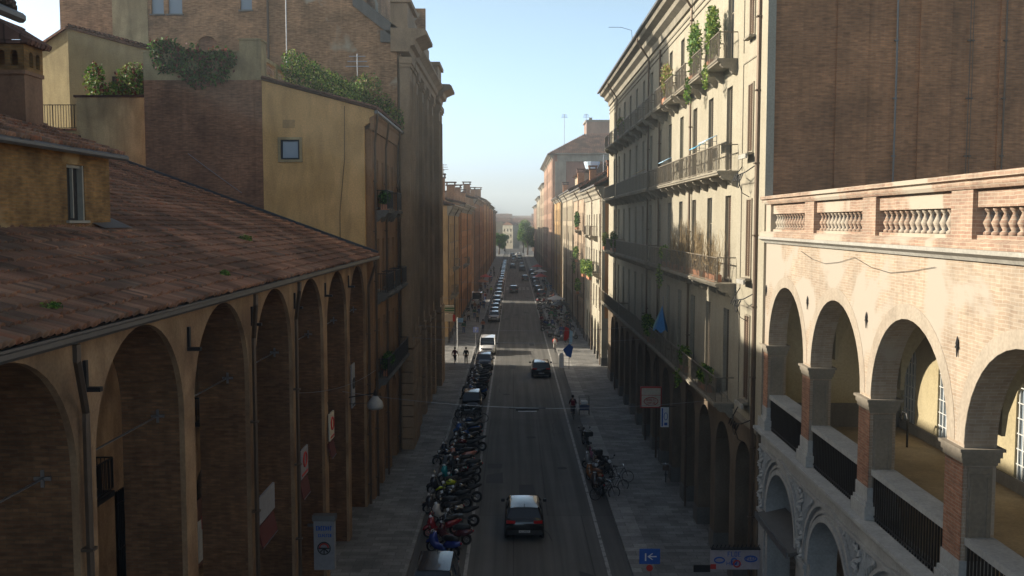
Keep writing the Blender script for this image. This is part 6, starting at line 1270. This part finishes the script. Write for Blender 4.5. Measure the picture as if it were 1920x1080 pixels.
for (pts_, m_, nm) in (([(5.5, 92, 4.2), (5.1, 92.1, 4.4), (4.95, 92.0, 3.0), (5.25, 91.9, 3.0), (5.45, 92, 3.3)], red_m, 'red_flag'), ([(5.55, 91.95, 4.1), (5.85, 91.9, 3.9), (5.8, 92.1, 2.7), (5.5, 92, 2.6)], cloth_l, 'pale_flag'), ([(5.5, 91.9, 2.7), (5.9, 91.8, 2.4), (5.7, 92, 1.3), (5.2, 91.9, 1.5), (4.9, 92, 2.1)], blue_m, 'blue_flag')):
    s = MB(); s.panel(lambda u, v, w: (u, 92 + w, v), [(p_[0], p_[2]) for p_ in pts_], [], .03, w=(pts_[0][1] - 92) - (.1 if nm == 'blue_flag' else .05)); 
    s.v = [(x, y + .12 * sin(x * 9 + z * 4), z) for (x, y, z) in s.v]; s.build(nm, m_, fl)
wb2 = thing('white_board', 'small white A-board with a rounded top beside the flags', 'board', (4.85, 92, .13)); s = MB(); s.panel(mC(92.3), [(4.55, .2), (5.0, .2), (5.0, 1.5), (4.9, 1.7), (4.65, 1.7), (4.55, 1.5)], [], .05); s.build('panel', white_m, wb2); s = MB(); s.box(4.56, 4.6, 92.36, 92.8, .13, 1.2); s.box(4.95, 4.99, 92.36, 92.8, .13, 1.2); s.build('legs', steel, wb2)
# parasol and awnings on the cream block's balconies
bp = thing('balcony_parasol', 'closed turquoise and blue parasol standing on the lowest balcony of the cream block', 'parasol', (8.3, 51.6, 7.4)); s = MB(); s.tube([(8.3, 51.6, 7.4), (8.3, 51.6, 10.6)], .03, 6); s.build('pole', steel, bp)
s = MB(); n = 10; 
for k in range(n): a, e = 2*pi*k/n, 2*pi*(k+1)/n; rr = .95; s.face([(8.25, 51.6, 10.1), (8.15 + .4*cos(a), 51.6 + 1.0*sin(a), 8.85 - .2*(k % 2)), (8.15 + .4*cos(e), 51.6 + 1.0*sin(e), 8.85 - .2*((k+1) % 2))], 0 if sin(a + .3) > -.1 else 1)
s.build('canopy', [plain('turquoise_canvas', (.12, .27, .3), .8), plain('dim_blue_canvas', (.03, .15, .34), .8)], bp)
for (y0, y1, z, m_, lb) in ((38.9, 40.5, 18.1, cloth_l, 'pale blue cloth awning at the near end of the second-row balcony'), (41.2, 42.6, 18.0, cloth_b, 'blue cloth awning next to the pale one on the second-row balcony'), (50, 51.6, 17.95, cloth_l, 'light blue awning midway along the second-row balcony'), (60, 63, 17.9, leaf4, 'straw coloured awning farther along the second-row balcony')):
    t_ = thing('balcony_awning', lb, 'awning', (8.2, y0, 16.75)); s = MB(); s.extr(m1, [(-.5, z + .2), (-.95, z - .02), (-.95, z - .05), (-.5, z + .17)], y0, y1); s.build('cloth', m_, t_)
    s = MB()
    for yy in (y0 + .05, y1 - .05): s.tube([m1(yy, 16.76, -.5), m1(yy, z + .17, -.5)], .02, 4); s.tube([m1(yy, z - .06, -.93), m1(yy, z - .06, -.5)], .015, 4)
    s.build('frame', steel, t_)

wire('thin cable slanting down the brick wing to the tiled roof', (-16.6, 47.9, 18.2), (-13.9, 47.9, 16.2), .02, .02)
s = MB(); s.box(-11.75, -11.15, 47.96, 47.997, 19.5, 19.9); s.build('repair_patch', ochre_st, yl)
s = MB(); s.tube([(-8.6, 47.96, 20.6), (-8.62, 47.96, 18), (-8.9, 47.96, 15.2), (-8.9, 47.96, 13.2)], .014, 4); s.build('wall_cable', iron, yl)

# ---------------------------------------------------------------- the air
hz = bpy.data.materials.new('haze_air'); hz.use_nodes = True; n_ = hz.node_tree.nodes; n_.remove(n_['Principled BSDF'])
pv = n_.new('ShaderNodeVolumePrincipled'); pv.inputs['Color'].default_value = (.86, .95, 1.0, 1); pv.inputs['Density'].default_value = .0008; pv.inputs['Anisotropy'].default_value = .1
hz.node_tree.links.new(pv.outputs[0], n_['Material Output'].inputs['Volume'])
s = MB(); s.box(-905, 905, -65, 1505, -1.1, 60); o = s.build('haze', hz); tag(o, kind='stuff')
